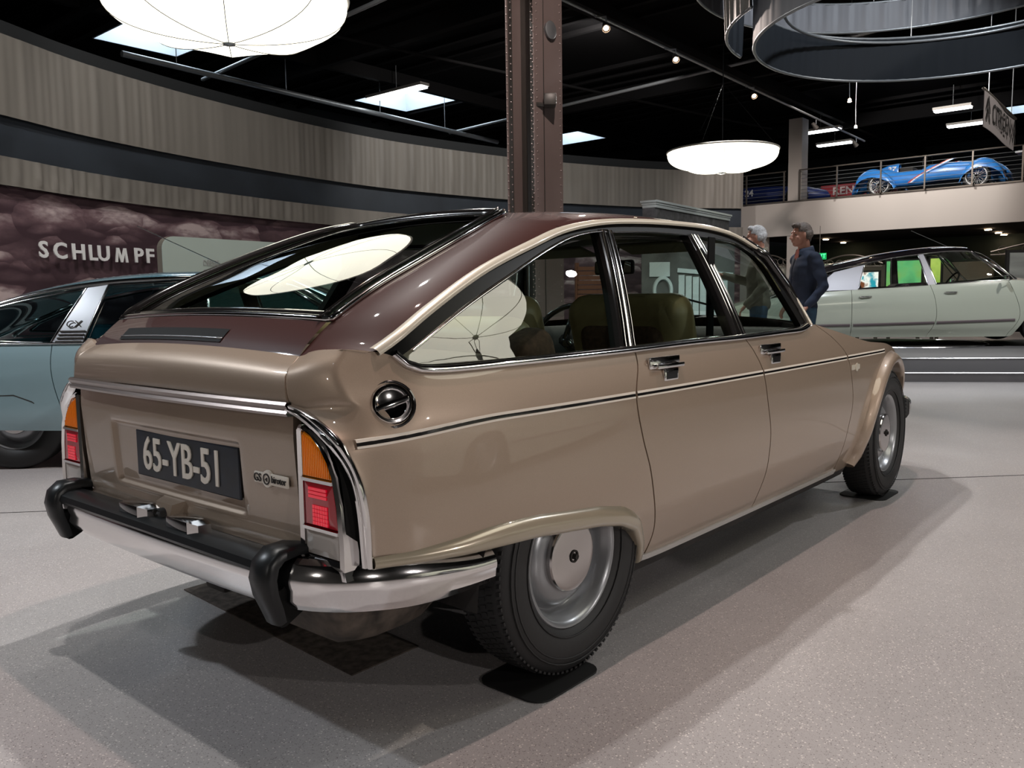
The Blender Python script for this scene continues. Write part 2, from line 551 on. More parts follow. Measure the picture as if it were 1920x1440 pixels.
for s in (-1, 1):
    # --- rear quarter panel: wraps round to the tail lamp and up to the lid gap
    L3 = [(-.616, .697, .442), (-.627, .703, .564), (-.640, .698, .631), (-.660, .672, .705), (-.662, .648, .724), (-.667, .610, .746),
          (-.672, .560, .768), (-.682, .534, .777), (-.676, .516, .84), (-.630, .496, .873)]
    T3 = [(-.630, .496, .873), (-.606, gW(-.606, .889), .889)] + [(x, gW(x, z), z) for x, z in belt_q]
    B3 = [(x, gW(x, z), z) for x, z in flare_low]
    R3 = [(x, gW(x, z), z) for x, z in [(.345, .215), (.392, .215)][1:] + shift(gap_q, -.003)[1:]]
    B3 = B3 + [(.392, gW(.392, .213), .213)]
    P = coons(B3, T3, L3, R3, 120, 44, straight=('b',))
    G = P
    for j in range(44):
        xl = G[0][j][0]
        for i in range(120):
            x, y, z = G[i][j]
            q_ = (j / 43)**3
            tt = min(max((x - xl) / (.100 * (1 - q_) + .026 * q_), 0), 1)
            w = 1 - (1 - tt)**(2.6 * (1 - q_) + 1.15 * q_)
            yl = abs(G[0][j][1])
            if i == 0:
                G[i][j] = np.array([x, s * abs(y), z])
            else:
                G[i][j] = np.array([x, s * ((1 - w) * yl + w * gW(x, z)), z])
    mb = MB()
    lip_grid(mb, G, np.array([.004, -s * .014, 0]))
    q = mb.build('rear_quarter_panel', M['tan'], GS, smooth=True, sharp=45)
    # flare over the rear wheel (lighter beige lip)
    fl = resample(flare_low, 60)
    rows = []
    for i, p in enumerate(fl):
        a, b = fl[max(i - 1, 0)], fl[min(i + 1, 59)]
        t = (b - a) / np.linalg.norm(b - a)
        nn = np.array([-t[1], t[0]])
        if nn[1] < -.2:
            nn = -nn
        h = .022 + .030 * sstep(i / 22) - .018 * sstep((i - 46) / 13)
        row = []
        for d, o_ in ((1.05, -.004), (1., .001), (.85, .010), (.6, .018), (.3, .022), (.05, .020), (-.04, .012), (-.06, -.01), (-.05, -.05)):
            px, pz = p + nn * h * d
            row.append((px, s * (gW(min(px, .42), pz) + o_ * (.35 + .65 * sstep(i / 14))), pz))
        rows.append(row)
    MB().grid(rows).build('wheel_arch_lip', M['flare'], GS, smooth=True, sharp=50)

    # --- doors
    rd = panel('rear_door', [(.405, .215), (.75, .218), (1.118, .218)], [(.316, .842), (.644, .846), (.985, .848)],
               shift(gap_q, .003), shift(gap_d, -.003), 34, 34, s, M['tan'], GS)
    fd = panel('front_door', [(1.127, .218), (1.5, .213), (1.95, .208)], [(.995, .848), (1.3, .850), (1.5, .853), (1.655, .866)],
               shift(gap_d, .003), shift(gap_f, -.003), 34, 34, s, M['tan'], GS)
    # --- front fender with the round arch
    cx, cz, rr = 2.545, .29, .372
    arch = [(1.958, .205), (2.10, .203), (2.165, .215)] + [(cx + rr * math.cos(a), cz + rr * math.sin(a)) for a in np.radians(np.linspace(182, 19, 25))] + [(2.95, .405), (3.02, .40), (3.08, .40)]
    crest = [(1.665, .868), (1.85, .835), (2.1, .790), (2.35, .750), (2.6, .692), (2.8, .625), (2.92, .565), (3.02, .50), (3.08, .44)]
    G = side_grid(arch, crest, shift(gap_f, .003), [(3.08, .40), (3.085, .42), (3.08, .44)], 60, 26, s, straight=('b',))
    mb = MB()
    lip_grid(mb, G, np.array([0, -s * .02, 0]))
    mb.build('front_fender', M['tan'], GS, smooth=True, sharp=45)
    ar = [(2.150, .205)] + [(cx + rr * math.cos(a), cz + rr * math.sin(a)) for a in np.radians(np.linspace(186, 17, 40))]
    rows = []
    for i, p in enumerate(ar):
        a, b = np.array(ar[max(i - 1, 0)]), np.array(ar[min(i + 1, len(ar) - 1)])
        t = (b - a) / np.linalg.norm(b - a)
        nn = np.array([-t[1], t[0]])
        if np.dot(nn, np.array(p) - np.array([cx, cz])) < 0:
            nn = -nn
        row = []
        for d, o_ in ((1.1, -.005), (1, .004), (.8, .020), (.5, .032), (.2, .036), (0, .030), (-.05, .01), (-.04, -.09)):
            px, pz = np.array(p) + nn * .050 * d
            row.append((px, s * (gW(px, pz) + o_), pz))
        rows.append(row)
    MB().grid(rows).build('wheel_arch_lip', M['tan'], GS, smooth=True, sharp=60)
    # --- sill with its bright strip
    mb = MB()
    rows = []
    for x in np.linspace(.34, 2.16, 20):
        w = gW(x, .21)
        rows.append([(x, s * (w - .004), .222), (x, s * (w - .012), .20), (x, s * (w - .03), .165), (x, s * (w - .09), .150), (x, s * (w - .20), .155)])
    mb.grid(rows).build('sill', M['under'], GS, smooth=True, sharp=30)
    mb = MB()
    strip_on_side(mb, [(x, .215 + .006 * sstep(1 - (x - .36) / .1)) for x in np.linspace(.36, 1.96, 24)], .010, s, off=.008)
    mb.build('sill_strip', M['white_strip'], GS, smooth=True, sharp=30)
    # --- pin stripes: two cream lines and a dark one
    for x0, x1 in ((-.642, .252), (.262, 1.050), (1.060, 1.880), (1.895, 2.42)):
        mb = MB()
        xs = np.linspace(x0, x1, 26)
        z0 = [.722 - .020 * sstep((-.25 - x) / .42) for x in xs]
        for dz, hw, k in ((.0065, .0032, 0), (0, .0036, 1), (-.0065, .0024, 0)):
            strip_on_side(mb, [(x, z + dz) for x, z in zip(xs, z0)], hw, s, off=.0012, k=k)
        mb.build('pinstripe', [M['cream'], M['black_gloss']], GS)

    # --- greenhouse
    drip = [(-.548, .882), (-.388, .968), (-.186, 1.057), (.061, 1.137), (.201, 1.177), (.348, 1.204), (.499, 1.221), (.831, 1.236), (1.131, 1.234), (1.30, 1.214), (1.40, 1.180), (1.476, 1.145), (1.535, 1.036), (1.60, .872)]
    gtop_q = [(-.478, .864), (-.282, .962), (-.014, 1.068), (.112, 1.114), (.245, 1.154), (.394, 1.187)]
    # black frame between drip rail and panes
    top = spline(drip[:-1] + [(1.575, .885)], 60)
    low = spline([(-.500, .866)] + [(x, z + .010) for x, z in gtop_q[1:-1]] + gtop_q[-1:] + [(.462, 1.188), (.7, 1.199), (.934, 1.201), (1.15, 1.197), (1.27, 1.186), (1.36, 1.160), (1.425, 1.115), (1.473, .984), (1.525, .865)], 60)
    rows = []
    for a, b in zip(top, low):
        rows.append([(lambda p: (p[0], s * (gW(p[0], p[1]) - .004), p[1]))(a + (b - a) * k / 3) for k in range(4)] +
                    [(b[0], s * (gW(b[0], b[1]) - .030), b[1])])
    MB().grid(rows).build('window_frame', M['frame'], GS, smooth=True, sharp=40)
    mb = MB()
    strip_on_side(mb, spline(drip, 70), .0085, s, off=.010, bulge=.004)
    mb.build('drip_moulding', M['cream_trim'], GS, smooth=True, sharp=50)
    mb = MB()
    strip_on_side(mb, [p + np.array([.001, -.003]) for p in low[1:-4]], .0026, s, off=.002, bulge=.001)
    mb.build('window_chrome', M['chrome'], GS, smooth=True, sharp=50)
    # pillars
    for (ta, tb, ba, bb) in (((.394, 1.190), (.462, 1.190), (.250, .845), (.322, .845)), ((.934, 1.203), (1.005, 1.203), (.925, .845), (1.020, .848))):
        rows = []
        for k in range(14):
            v = k / 13
            a = np.array(ba) * (1 - v) + np.array(ta) * v
            b = np.array(bb) * (1 - v) + np.array(tb) * v
            row = [(a[0], s * (gW(a[0], a[1]) - .035), a[1])]
            row += [(lambda p: (p[0], s * (gW(p[0], p[1]) - .002), p[1]))(a + (b - a) * q / 3) for q in range(4)]
            row += [(b[0], s * (gW(b[0], b[1]) - .035), b[1])]
            rows.append(row)
        pl = MB().grid(rows).build('door_pillar', M['black_gloss'], GS, smooth=True, sharp=40)
        for fr, hw in ((.28, .0045), (.62, .0075), (.86, .003)):
            mb = MB()
            strip_on_side(mb, [tuple((np.array(ba) * (1 - fr) + np.array(bb) * fr) * (1 - v) + (np.array(ta) * (1 - fr) + np.array(tb) * fr) * v) for v in np.linspace(0, 1, 14)], hw, s, off=.004, bulge=.002)
            mb.build('chrome_strip', M['chrome'], pl, smooth=True, sharp=50)
    # belt chrome
    mb = MB()
    bl = spline([(-.512, .878), (-.497, .858), (-.470, .845), (-.43, .840), (-.37, .8385), (-.19, .840), (.094, .842), (.308, .844), (.644, .848), (.975, .848), (1.3, .852), (1.5, .856), (1.57, .868)], 70)
    strip_on_side(mb, bl, .0095, s, off=.008, bulge=.006)
    mb.build('belt_chrome', M['chrome'], GS, smooth=True, sharp=55)
    # panes
    for bot, tp, lf, rt in (
            ([(-.462, .848), (.252, .848)], [(x, z + .012) for x, z in gtop_q[1:-1]] + gtop_q[-1:], [(-.462, .848), (-.484, .868), (-.282, .974)], [(.252, .848), (.394, 1.187)]),
            ([(.31, .848), (.925, .848)], [(.455, 1.188), (.7, 1.199), (.934, 1.201)], [(.31, .848), (.455, 1.188)], [(.925, .848), (.934, 1.201)]),
            ([(1.0, .85), (1.53, .86)], [(1.0, 1.203), (1.15, 1.197), (1.27, 1.186), (1.36, 1.160), (1.425, 1.115)], [(1.0, .85), (1.0, 1.203)], [(1.53, .86), (1.473, .984), (1.425, 1.115)])):
        panel('side_window', bot, tp, lf, rt, 16, 12, s, M['glass_side'], GS, off=-.018, lip=0)

    # C pillar, maroon, ruled from the drip rail to the rear glass with a slight swell
    A = spline([(-.630, .496, .873), (-.600, .497, .900), (-.545, .500, .944), (-.424, .497, 1.010), (-.251, .486, 1.084), (-.056, .458, 1.160), (.08, .425, 1.208), (.215, .375, 1.240)], 46)
    D = spline([(-.606, gW(-.606, .889), .889), (-.548, gW(-.548, .882), .882)] + [(x, gW(x, z) + .002, z) for x, z in drip[1:6]], 46)
    D = [d for d in D]
    rows = []
    for i in range(46):
        a, b = A[i], D[i]
        row = []
        for k in range(9):
            t = k / 8
            p = a + (b - a) * t
            sw = 4 * t * (1 - t) * .016 * sstep(i / 9)
            p = p + np.array([-.35 * sw, .7 * sw, .6 * sw])
            row.append((p[0], s * p[1], p[2]))
        rows.append(row)
    MB().grid(rows).build('roof_pillar', M['brown'], GS, smooth=True)
    # A pillar post inside the frame
    mb = MB()
    mb.tube([(1.60, s * .72, .88), (1.535, s * .665, 1.03), (1.47, s * .61, 1.14), (1.38, s * .55, 1.20)], .022, 8)
    mb.build('windscreen_post', M['black_gloss'], GS, smooth=True)
    # chrome moulding round the tail lamp
    E = [(-.614, .700, .442), (-.625, .706, .564), (-.638, .701, .631), (-.658, .675, .703), (-.662, .650, .726), (-.668, .611, .749), (-.673, .561, .770), (-.684, .530, .778)]
    I = [(-.636, .690, .447), (-.648, .690, .585), (-.658, .680, .645), (-.670, .655, .685), (-.676, .622, .712), (-.682, .577, .741), (-.688, .545, .757), (-.690, .520, .764)]
    E, I = spline(E, 40), spline(I, 40)
    rows = []
    for a, b in zip(E, I):
        row = []
        out = np.array([-.55, .75, .1]) if True else 0
        for t, o_ in ((0, -.006), (.0, .003), (.12, .009), (.35, .014), (.55, .012), (.62, .007), (.8, .010), (1., .006), (1., -.02)):
            p = a + (b - a) * t + out * o_
            row.append((p[0], s * p[1], p[2]))
        rows.append(row)
    MB().grid(rows).build('lamp_moulding', M['chrome'], GS, smooth=True, sharp=50)
    # black gap and chrome return between moulding and lamp
    H = [(.540, .740), (.590, .723), (.635, .685), (.659, .652), (.675, .575), (.677, .445)]
    H = spline([(-.664, a, b) for a, b in H], 30)
    I2 = resample(I[::-1], 30)
    rows = [[(a[0], s * a[1], a[2]), (a[0] + .03, s * (a[1] + .002), a[2]), (b[0] + .03, s * b[1], b[2]), (b[0] + .002, s * b[1], b[2])] for a, b in zip(H, I2)]
    MB().grid(rows).build('lamp_recess', M['black_matt'], GS, smooth=True)
    # --- tail lamp
    x0 = -.668
    outl = [(.535, .437), (.535, .728), (.545, .735), (.556, .734), (.590, .721), (.622, .695), (.646, .665), (.661, .635), (.673, .575), (.679, .50), (.679, .443)]
    inn = [(.549, .461), (.549, .720), (.552, .723), (.558, .722), (.585, .712), (.613, .690), (.633, .664), (.648, .634), (.660, .575), (.666, .50), (.666, .462)]
    mb = MB()
    n = len(outl)
    loops = []
    for pts, x in ((outl, x0 + .05), (outl, x0 - .004), ([((a + c) / 2, (b + d) / 2) for (a, b), (c, d) in zip(outl, inn)], x0 - .010), (inn, x0 - .004), (inn, x0 + .008)):
        loops.append([(x, s * a, b) for a, b in pts])
    mb.grid([[l[i] for l in loops] for i in range(n)], cu=True)
    for z0 in (.520, .622):
        wv = float(np.interp(z0, [.46, .5, .575, .634], [.666, .666, .660, .648]))
        mb.box((x0 - .003, s * (.549 + wv) / 2, z0), (.012, wv - .549, .007))
    lamp = mb.build('tail_lamp', M['chrome'], GS, smooth=True, sharp=40)
    def lens(name, poly, m, xo):
        c = np.mean(poly, axis=0)
        mb = MB()
        mb.grid([[(xo, s * a, b), (xo - .004, s * (c[0] + (a - c[0]) * .93), c[1] + (b - c[1]) * .95), (xo - .006, s * (c[0] + (a - c[0]) * .5), c[1] + (b - c[1]) * .5)] for a, b in poly], cu=True)
        nn = len(mb.v)
        mb.f.append(tuple(range(2, nn, 3)))
        mb.mi.append(0)
        return mb.build(name, m, lamp)
    lens('amber_lens', [(.550, .626), (.550, .719), (.558, .720), (.585, .710), (.612, .689), (.632, .663), (.646, .634), (.647, .626)], M['amber_r'] if 'amber_r' in M else M['amber'], x0 + .001)
    lens('red_lens', [(.550, .524), (.550, .618), (.650, .618), (.658, .575), (.664, .524)], M['red'], x0 + .001)
    lens('clear_lens', [(.550, .463), (.550, .516), (.665, .516), (.665, .463)], M['white_lens'], x0 + .001)
    mb = MB()
    for a in range(6):
        for b in range(5):
            mb.box((x0 - .0055, s * (.586 + a * .0085), .533 + b * .0085), (.003, .0072, .0072))
    for b in range(3):
        mb.box((x0 - .0055, s * .600, .588 + b * .008), (.003, .06, .006))
    mb.build('reflector', M['red2'], lamp)
    mb = MB()
    for a in range(15):
        yy = .556 + a * .0060
        zt = float(np.interp(yy, [.55, .558, .585, .612, .632, .646], [.714, .714, .704, .684, .658, .636]))
        mb.box((x0 - .0052, s * yy, (zt + .630) / 2), (.0022, .0022, zt - .630))
    mb.build('lens_rib', M['amber'], lamp)
    # chrome foot under the lamp
    mb = MB()
    mb.prism([(.535, .442), (.677, .446), (.684, .424), (.540, .414)], (x0 - .004), (x0 + .04), 'x')
    if s > 0:
        pass
    else:
        mb.v = [(a, -b, c) for a, b, c in mb.v]
    mb.build('lamp_foot', M['chrome'], lamp)
    # --- door handles
    for hx, hz in ((.432, .786), (1.155, .786)):
        hy = gW(hx, hz)
        mb = MB()
        def hb(dx, dz, dy, w, h, t, bev=.002):
            x, z = hx + dx, hz + dz
            mb.box((x, s * (gW(x, z) + dy), z), (w, t, h), bev=bev)
        hb(0, .014, .002, .168, .034, .012, .004)
        hb(.015, -.022, .002, .078, .036, .010, .003)
        hp = mb.build('door_handle', M['chrome'], GS, smooth=True, sharp=30)
        mb = MB()
        mb.box((hx + .012, s * (gW(hx, hz) + .012), hz + .004), (.150, .012, .014), bev=.004)
        mb.build('grip', M['chrome'], hp, smooth=True, sharp=30)
        mb = MB()
        mb.box((hx + .015, s * (gW(hx, hz - .024) + .007), hz - .024), (.060, .003, .022), bev=.001)
        mb.box((hx + .012, s * (gW(hx, hz + .02) + .006), hz + .021), (.120, .004, .006), bev=.001)
        mb.build('handle_recess', M['black_gloss'], hp)
    # --- script badge on the fender
    if s < 0:
        by = gW(1.99, .675)
        mb = MB()
        mb.box((1.975, -by - .002, .677), (.100, .004, .022), bev=.0015)
        mb.lathe([(.001, 0), (.018, 0), (.018, -.004), (.001, -.005)], (1.985, -by - .002, .676), 'y', 16)
        mb.build('fender_badge', M['cream_trim'], GS)

# fuel cap on the right quarter
cx_, cz_ = -.546, .774
c0 = Vector((cx_, -gW(cx_, cz_), cz_))
e = .01
nx = (gW(cx_ + e, cz_) - gW(cx_ - e, cz_)) / (2 * e)
nz = (gW(cx_, cz_ + e) - gW(cx_, cz_ - e)) / (2 * e)
nrm = Vector((-nx - .12, -1, -nz)).normalized()
qt = Vector((0, 0, 1)).rotation_difference(nrm)
def place_mesh(o, loc, q):
    o.data.transform(q.to_matrix().to_4x4())
    o.data.transform(Matrix.Translation(loc))
mb = MB().lathe([(.052, -.012), (.052, .0015), (.049, .003), (.046, .001), (.0455, -.01)], seg=40)
o = mb.build('fuel_cap_surround', M['black_gloss'], GS, smooth=True, sharp=40)
place_mesh(o, c0, qt)
capo = o
mb = MB().lathe([(.044, -.006), (.044, .004), (.041, .008), (.036, .009), (.033, .004), (.030, .002), (.001, .002)], seg=40)
o = mb.build('fuel_cap', M['chrome'], GS, smooth=True, sharp=40)
place_mesh(o, c0, qt)
mb = MB().box((0, 0, .006), (.076, .012, .010), bev=.003)
o2 = mb.build('cap_bar', M['chrome'], o, smooth=True, sharp=40)
xx = Vector((1, 0, .10)).normalized()
Rm_ = Matrix((xx - nrm * xx.dot(nrm), nrm.cross(xx), nrm))
a_ = (xx - nrm * xx.dot(nrm)).normalized()
b_ = nrm.cross(a_)
o2.data.transform(Matrix((a_, b_, nrm)).transposed().to_4x4())
o2.data.transform(Matrix.Translation(c0))

# --- roof: lofted sections from drip to drip
zc_f = pchip([.20, .45, .8, 1.1, 1.28, 1.40], [1.250, 1.274, 1.286, 1.280, 1.252, 1.215])
zd_f = pchip([.201, .348, .499, .831, 1.131, 1.30, 1.40], [1.177, 1.204, 1.221, 1.236, 1.234, 1.214, 1.180])
rows = []
for i in range(26):
    x = .205 + (1.40 - .205) * i / 25
    zd, zc = zd_f(x), zc_f(x)
    w = gW(x, zd) + .002
    row = []
    for j in range(33):
        t = -1 + 2 * j / 32
        t2 = math.copysign(1 - (1 - abs(t))**1.35, t)
        h = (1 - abs(t2)**2.6)**.62
        if x < .5:
            h = h * (1 - (.5 - x) * .1)
        fr = .03 * t2 * t2 * (1 if x > 1.2 else 0) * sstep((x - 1.2) / .2)
        row.append((x - fr, w * t2, zd + (zc - zd) * h))
    rows.append(row)
MB().grid(rows).build('roof', M['brown'], GS, smooth=True)
# --- rear glass with its frame
Aedge = spline([(-.545, .500, .944), (-.424, .497, 1.010), (-.251, .486, 1.084), (-.056, .458, 1.160), (.08, .425, 1.208), (.15, .400, 1.228), (.205, .355, 1.241)], 30)
rows = []
for i in range(30):
    a = Aedge[i]
    row = []
    for j in range(21):
        t = -1 + j / 10
        b = 1 - t * t
        row.append((a[0] - .012 * b * (1 - i / 29), a[1] * t * (.985), a[2] + .012 * b + .002))
    rows.append(row)
MB().grid(rows).build('rear_window', M['glass_rear'], GS, smooth=True)
fr = [tuple(p * np.array([1, -1, 1]) + np.array([0, 0, .006])) for p in Aedge]
tp = [(.215 + .0, y, 1.243 + .012 * (1 - (y / .355)**2)) for y in np.linspace(-.335, .335, 15)]
fl_ = [tuple(p + np.array([0, 0, .006])) for p in Aedge[::-1]]
bt = [(-.547 - .014 * (1 - (y / .5)**2), y, .950 + .012 * (1 - (y / .5)**2)) for y in np.linspace(.49, -.49, 21)]
mb = MB()
mb.tube(fr + tp + fl_ + bt, .0085, 8, closed=True)
mb.build('rear_window_chrome', M['chrome'], GS, smooth=True)
mb = MB()
mb.tube([(x - .012, y * .955, z + .0035) for x, y, z in fr + tp + fl_] + [(x + .022, y * .955, z + .006) for x, y, z in bt], .013, 6, closed=True, flat=(1, .35))
mb.build('rear_window_seal', M['black_gloss'], GS, smooth=True)
# heater lines printed in the glass are left to the seal; maroon scuttle with its black air slot
def scut(y, t):
    """t 0 at lid edge, 1 at glass base"""
    b = 1 - (y / .5)**2
    x = -.630 + (-.556 + .630) * t - .016 * b
    z = .873 + (.944 - .873) * (t**.8) + .013 * b
    return (x, y, z)
rows = [[scut(y, t) for t in (0, .12, .25, .4, .55, .7, .85, 1)] for y in np.linspace(-.497, .497, 31)]
sct = MB().grid(rows).build('scuttle', M['brown'], GS, smooth=True)
mb = MB()
rows = [[tuple(np.array(scut(y, t)) + np.array([-.0012, 0, .0016])) for t in (.10, .2, .35, .50)] for y in np.linspace(-.19, .34, 20)]
mb.grid(rows)
mb.build('air_slot', M['black_matt'], sct, smooth=True)
mb = MB()
mb.tube([tuple(np.array(scut(y, .20)) + np.array([-.002, 0, .002])) for y in np.linspace(-.19, .34, 20)], .0022, 6)
mb.build('slot_trim', M['chrome_soft'], sct, smooth=True)
lettering('CITROËN GS', .030, (-.6005, .05, .9215), (0, -1, -.02), (.42, 0, .9), M['trim_brown'], sct, sx=.9, extrude=.001, name='scuttle_lettering')

# --- lid band (bronze), satin trim strip, tailgate panel
def lidp(y, k):
    b = 1 - (y / .53)**2
    return [(-.684, .778), (-.686, .79), (-.684, .815), (-.679, .833), (-.668, .848), (-.650, .861), (-.630, .873)][k][0] - .014 * b, \
           y * [1, .995, .985, .975, .968, .955, .940][k], [(-.684, .778), (-.686, .79), (-.684, .815), (-.679, .833), (-.668, .848), (-.650, .861), (-.630, .873)][k][1] + (.006 * b + .010 * b * k / 6)
rows = [[lidp(y, k) for k in range(7)] for y in np.linspace(-.524, .524, 33)]
mb = MB()
lip_grid(mb, [[np.array(p) for p in r] for r in rows], np.array([.02, 0, 0]))
lid = mb.build('lid', M['tan'], GS, smooth=True, sharp=55)
mb = MB()
rows = []
for y in np.linspace(-.535, .535, 33):
    b = 1 - (y / .53)**2
    rows.append([(-.664 - .014 * b, y, .782), (-.694 - .014 * b, y, .782), (-.699 - .014 * b, y, .776), (-.695 - .014 * b, y, .770), (-.692 - .014 * b, y, .764), (-.697 - .014 * b, y, .758), (-.694 - .014 * b, y, .752), (-.664 - .014 * b, y, .751)])
mb.grid(rows).build('tailgate_moulding', M['trim_brown'], GS, smooth=True, sharp=25)
# tailgate with pressed number plate recess and a crease
ys = sorted(set([round(v, 4) for v in list(np.linspace(-.522, .522, 53)) + [-.32, -.31, .31, .32]]))
zs = sorted(set([round(v, 4) for v in list(np.linspace(.418, .752, 40)) + [.500, .508, .668, .676]]))
rows = []
for y in ys:
    b = 1 - (y / .53)**2
    row = []
    for z in zs:
        x = float(np.interp(z, [.418, .45, .56, .70, .752], [-.650, -.655, -.664, -.672, -.670])) - .012 * b
        iny = sstep((.322 - abs(y)) / .014)
        inz = sstep((z - .500) / .012) * sstep((.678 - z) / .012)
        x += .010 * iny * inz
        x -= .007 * sstep((.486 - z) / .01) * (1 if abs(y) < .515 else 0)
        row.append(np.array((x, y, z)))
    rows.append(row)
mb = MB()
lip_grid(mb, rows, np.array([.02, 0, 0]))
tg = mb.build('tailgate', M['tan'], GS, smooth=True, sharp=50)
# number plate
mb = MB()
mb.box((-.668, -.0575, .598), (.008, .497, .122), bev=.003)
plate = mb.build('number_plate', M['navy_plate'], GS)
pm = lettering('65-YB-51', .122, (-.674, -.043, .596), (0, -1, 0), (0, 0, 1), M['cream'], plate, name='plate_lettering', sx=.84, extrude=.0015, bold=.0014)
# badge "GS birotor"
mb = MB()
mb.box((-.674, -.437, .604), (.006, .128, .026), bev=.003)
mb.lathe([(.001, -.0035), (.0185, -.0035), (.0195, 0), (.0195, .003)], (-.674, -.424, .604), 'x', 24)
bd = mb.build('tailgate_badge', M['cream'], GS, smooth=True, sharp=30)
lettering('GS', .026, (-.6785, -.390, .604), (0, -1, 0), (0, 0, 1), M['interior'], bd, name='badge_lettering', sx=.95, extrude=.0008)
lettering('birotor', .022, (-.6785, -.470, .605), (0, -1, 0), (0, 0, 1), M['interior'], bd, name='badge_lettering', sx=.85, extrude=.0008)
mb = MB()
mb.lathe([(.0095, -.0052), (.0125, -.0052), (.0125, -.0035)], (-.674, -.424, .604), 'x', 20)
mb.lathe([(.0005, -.0052), (.0055, -.0052), (.006, -.0035)], (-.674, -.424, .603), 'x', 3)
mb.build('badge_roundel', M['interior'], bd)
# lock in its pressed bracket
mb = MB()
mb.add([(-.668, .055, .500), (-.668, -.055, .500), (-.668, -.045, .42), (-.668, .045, .42), (-.700, .040, .492), (-.700, -.040, .492), (-.715, -.032, .425), (-.715, .032, .425)],
       [(4, 5, 6, 7), (0, 1, 5, 4), (1, 2, 6, 5), (2, 3, 7, 6), (3, 0, 4, 7)])
lk = mb.build('lock_bracket', M['tan'], GS)
mb = MB().lathe([(.001, -.012), (.010, -.014), (.018, -.010), (.021, -.014), (.023, -.008), (.023, .01)], (-.706, 0, .458), 'x', 24)
mb.build('lock_barrel', M['under'], lk, smooth=True, sharp=30)

# --- rear bumper
bpath = [(-.292, .742), (-.40, .740), (-.52, .728), (-.60, .705), (-.665, .665), (-.705, .61), (-.730, .54), (-.742, .40), (-.748, .20), (-.75, 0)]
bp = spline(bpath, 40)
bp = [(p[0], -p[1]) for p in bp] + [(p[0], p[1]) for p in bp[::-1][1:]]
prof = [(-.070, .452), (-.020, .456), (-.004, .448), (.006, .432), (.010, .414), (.009, .400), (.0062, .394), (.004, .370), (-.008, .350), (-.035, .338)]
mb = MB()
rows = []
N = len(bp)
for i, p in enumerate(bp):
    a, b = np.array(bp[max(i - 1, 0)]), np.array(bp[min(i + 1, N - 1)])
    t = (b - a) / np.linalg.norm(b - a)
    nn = np.array([-t[1], t[0]])
    if np.dot(nn, np.array(p) - np.array([.5, 0])) < 0:
        nn = -nn
    endf = sstep(min(i, N - 1 - i) / 10)
    dz = -.030 * (1 - sstep(min(i, N - 1 - i) / 16)) + .004
    mid = sstep((min(i, N - 1 - i) - 20) / 6)
    rows.append([(p[0] + nn[0] * o_, p[1] + nn[1] * o_, (z - .395) * (.75 + .25 * endf) + .395 + dz) for o_, z in prof])
mb.grid(rows)
mb.f += [tuple(range(len(prof))), tuple(reversed(range((N - 1) * len(prof), N * len(prof))))]
mb.mi += [0, 0]
bmp = mb.build('rear_bumper', M['chrome'], GS, smooth=True, sharp=28)
mb = MB()
rows = [[(-.672, y, .452), (-.700, y, .462), (-.738 - .0, y, .461), (-.757, y, .452), (-.762, y, .438), (-.756, y, .428)] for y in np.linspace(-.50, .50, 21)]
mb.grid(rows).build('bumper_cover', M['rubber'], bmp, smooth=True, sharp=35)
for s in (-1, 1):
    mb = MB()
    sec = []
    for (x, z, w, d) in [(-.640, .466, .030, .008), (-.695, .476, .034, .012), (-.738, .473, .036, .014), (-.760, .455, .037, .014), (-.768, .425, .037, .014), (-.762, .39, .035, .013), (-.748, .355, .031, .012), (-.738, .325, .028, .010)]:
        sec.append((x, z, w, d))
    rows = []
    pts = [np.array([a[0], a[1]]) for a in sec]
    for i, (x, z, w, d) in enumerate(sec):
        t = pts[min(i + 1, len(pts) - 1)] - pts[max(i - 1, 0)]
        t = t / np.linalg.norm(t)
        nn = np.array([t[1], -t[0]])
        if np.dot(nn, np.array([x, z]) - np.array([-.70, .40])) < 0:
            nn = -nn
        y0 = s * .527
        ring = []
        for a, b in ((-1, -1), (-1, .2), (-.75, .8), (0, 1), (.75, .8), (1, .2), (1, -1)):
            ring.append((x + nn[0] * d * b, y0 + a * w, z + nn[1] * d * b))
        rows.append(ring)
    mb.grid(rows, cv=True)
    mb.f += [tuple(range(7)), tuple(range(7 * 7, 8 * 7))]
    mb.mi += [0, 0]
    og = mb.build('overrider', M['rubber'], bmp, smooth=True, sharp=50)
    mb = MB()
    mb.prism([(-.755, .395), (-.738, .318), (-.728, .318), (-.62, .372), (-.62, .42)], s * .527 - .024, s * .527 + .024, 'y')
    mb.build('overrider_web', M['black_matt'], og)
for y in (.10, -.145):
    mb = MB()
    mb.box((-.722, y, .470), (.050, .100, .026), bev=.004)
    pl_ = mb.build('plate_lamp', M['black_gloss'], bmp, smooth=True, sharp=30)
    mb = MB()
    mb.add([(-.700, y - .05, .484), (-.748, y - .052, .484), (-.748, y - .052, .456), (-.700, y - .05, .456), (-.705, y - .085, .478), (-.735, y - .080, .478), (-.735, y - .080, .460), (-.705, y - .085, .460)],
           [(0, 1, 2, 3), (4, 5, 6, 7), (0, 1, 5, 4), (1, 2, 6, 5), (2, 3, 7, 6), (3, 0, 4, 7)])
    mb.build('lamp_end', M['chrome'], pl_)

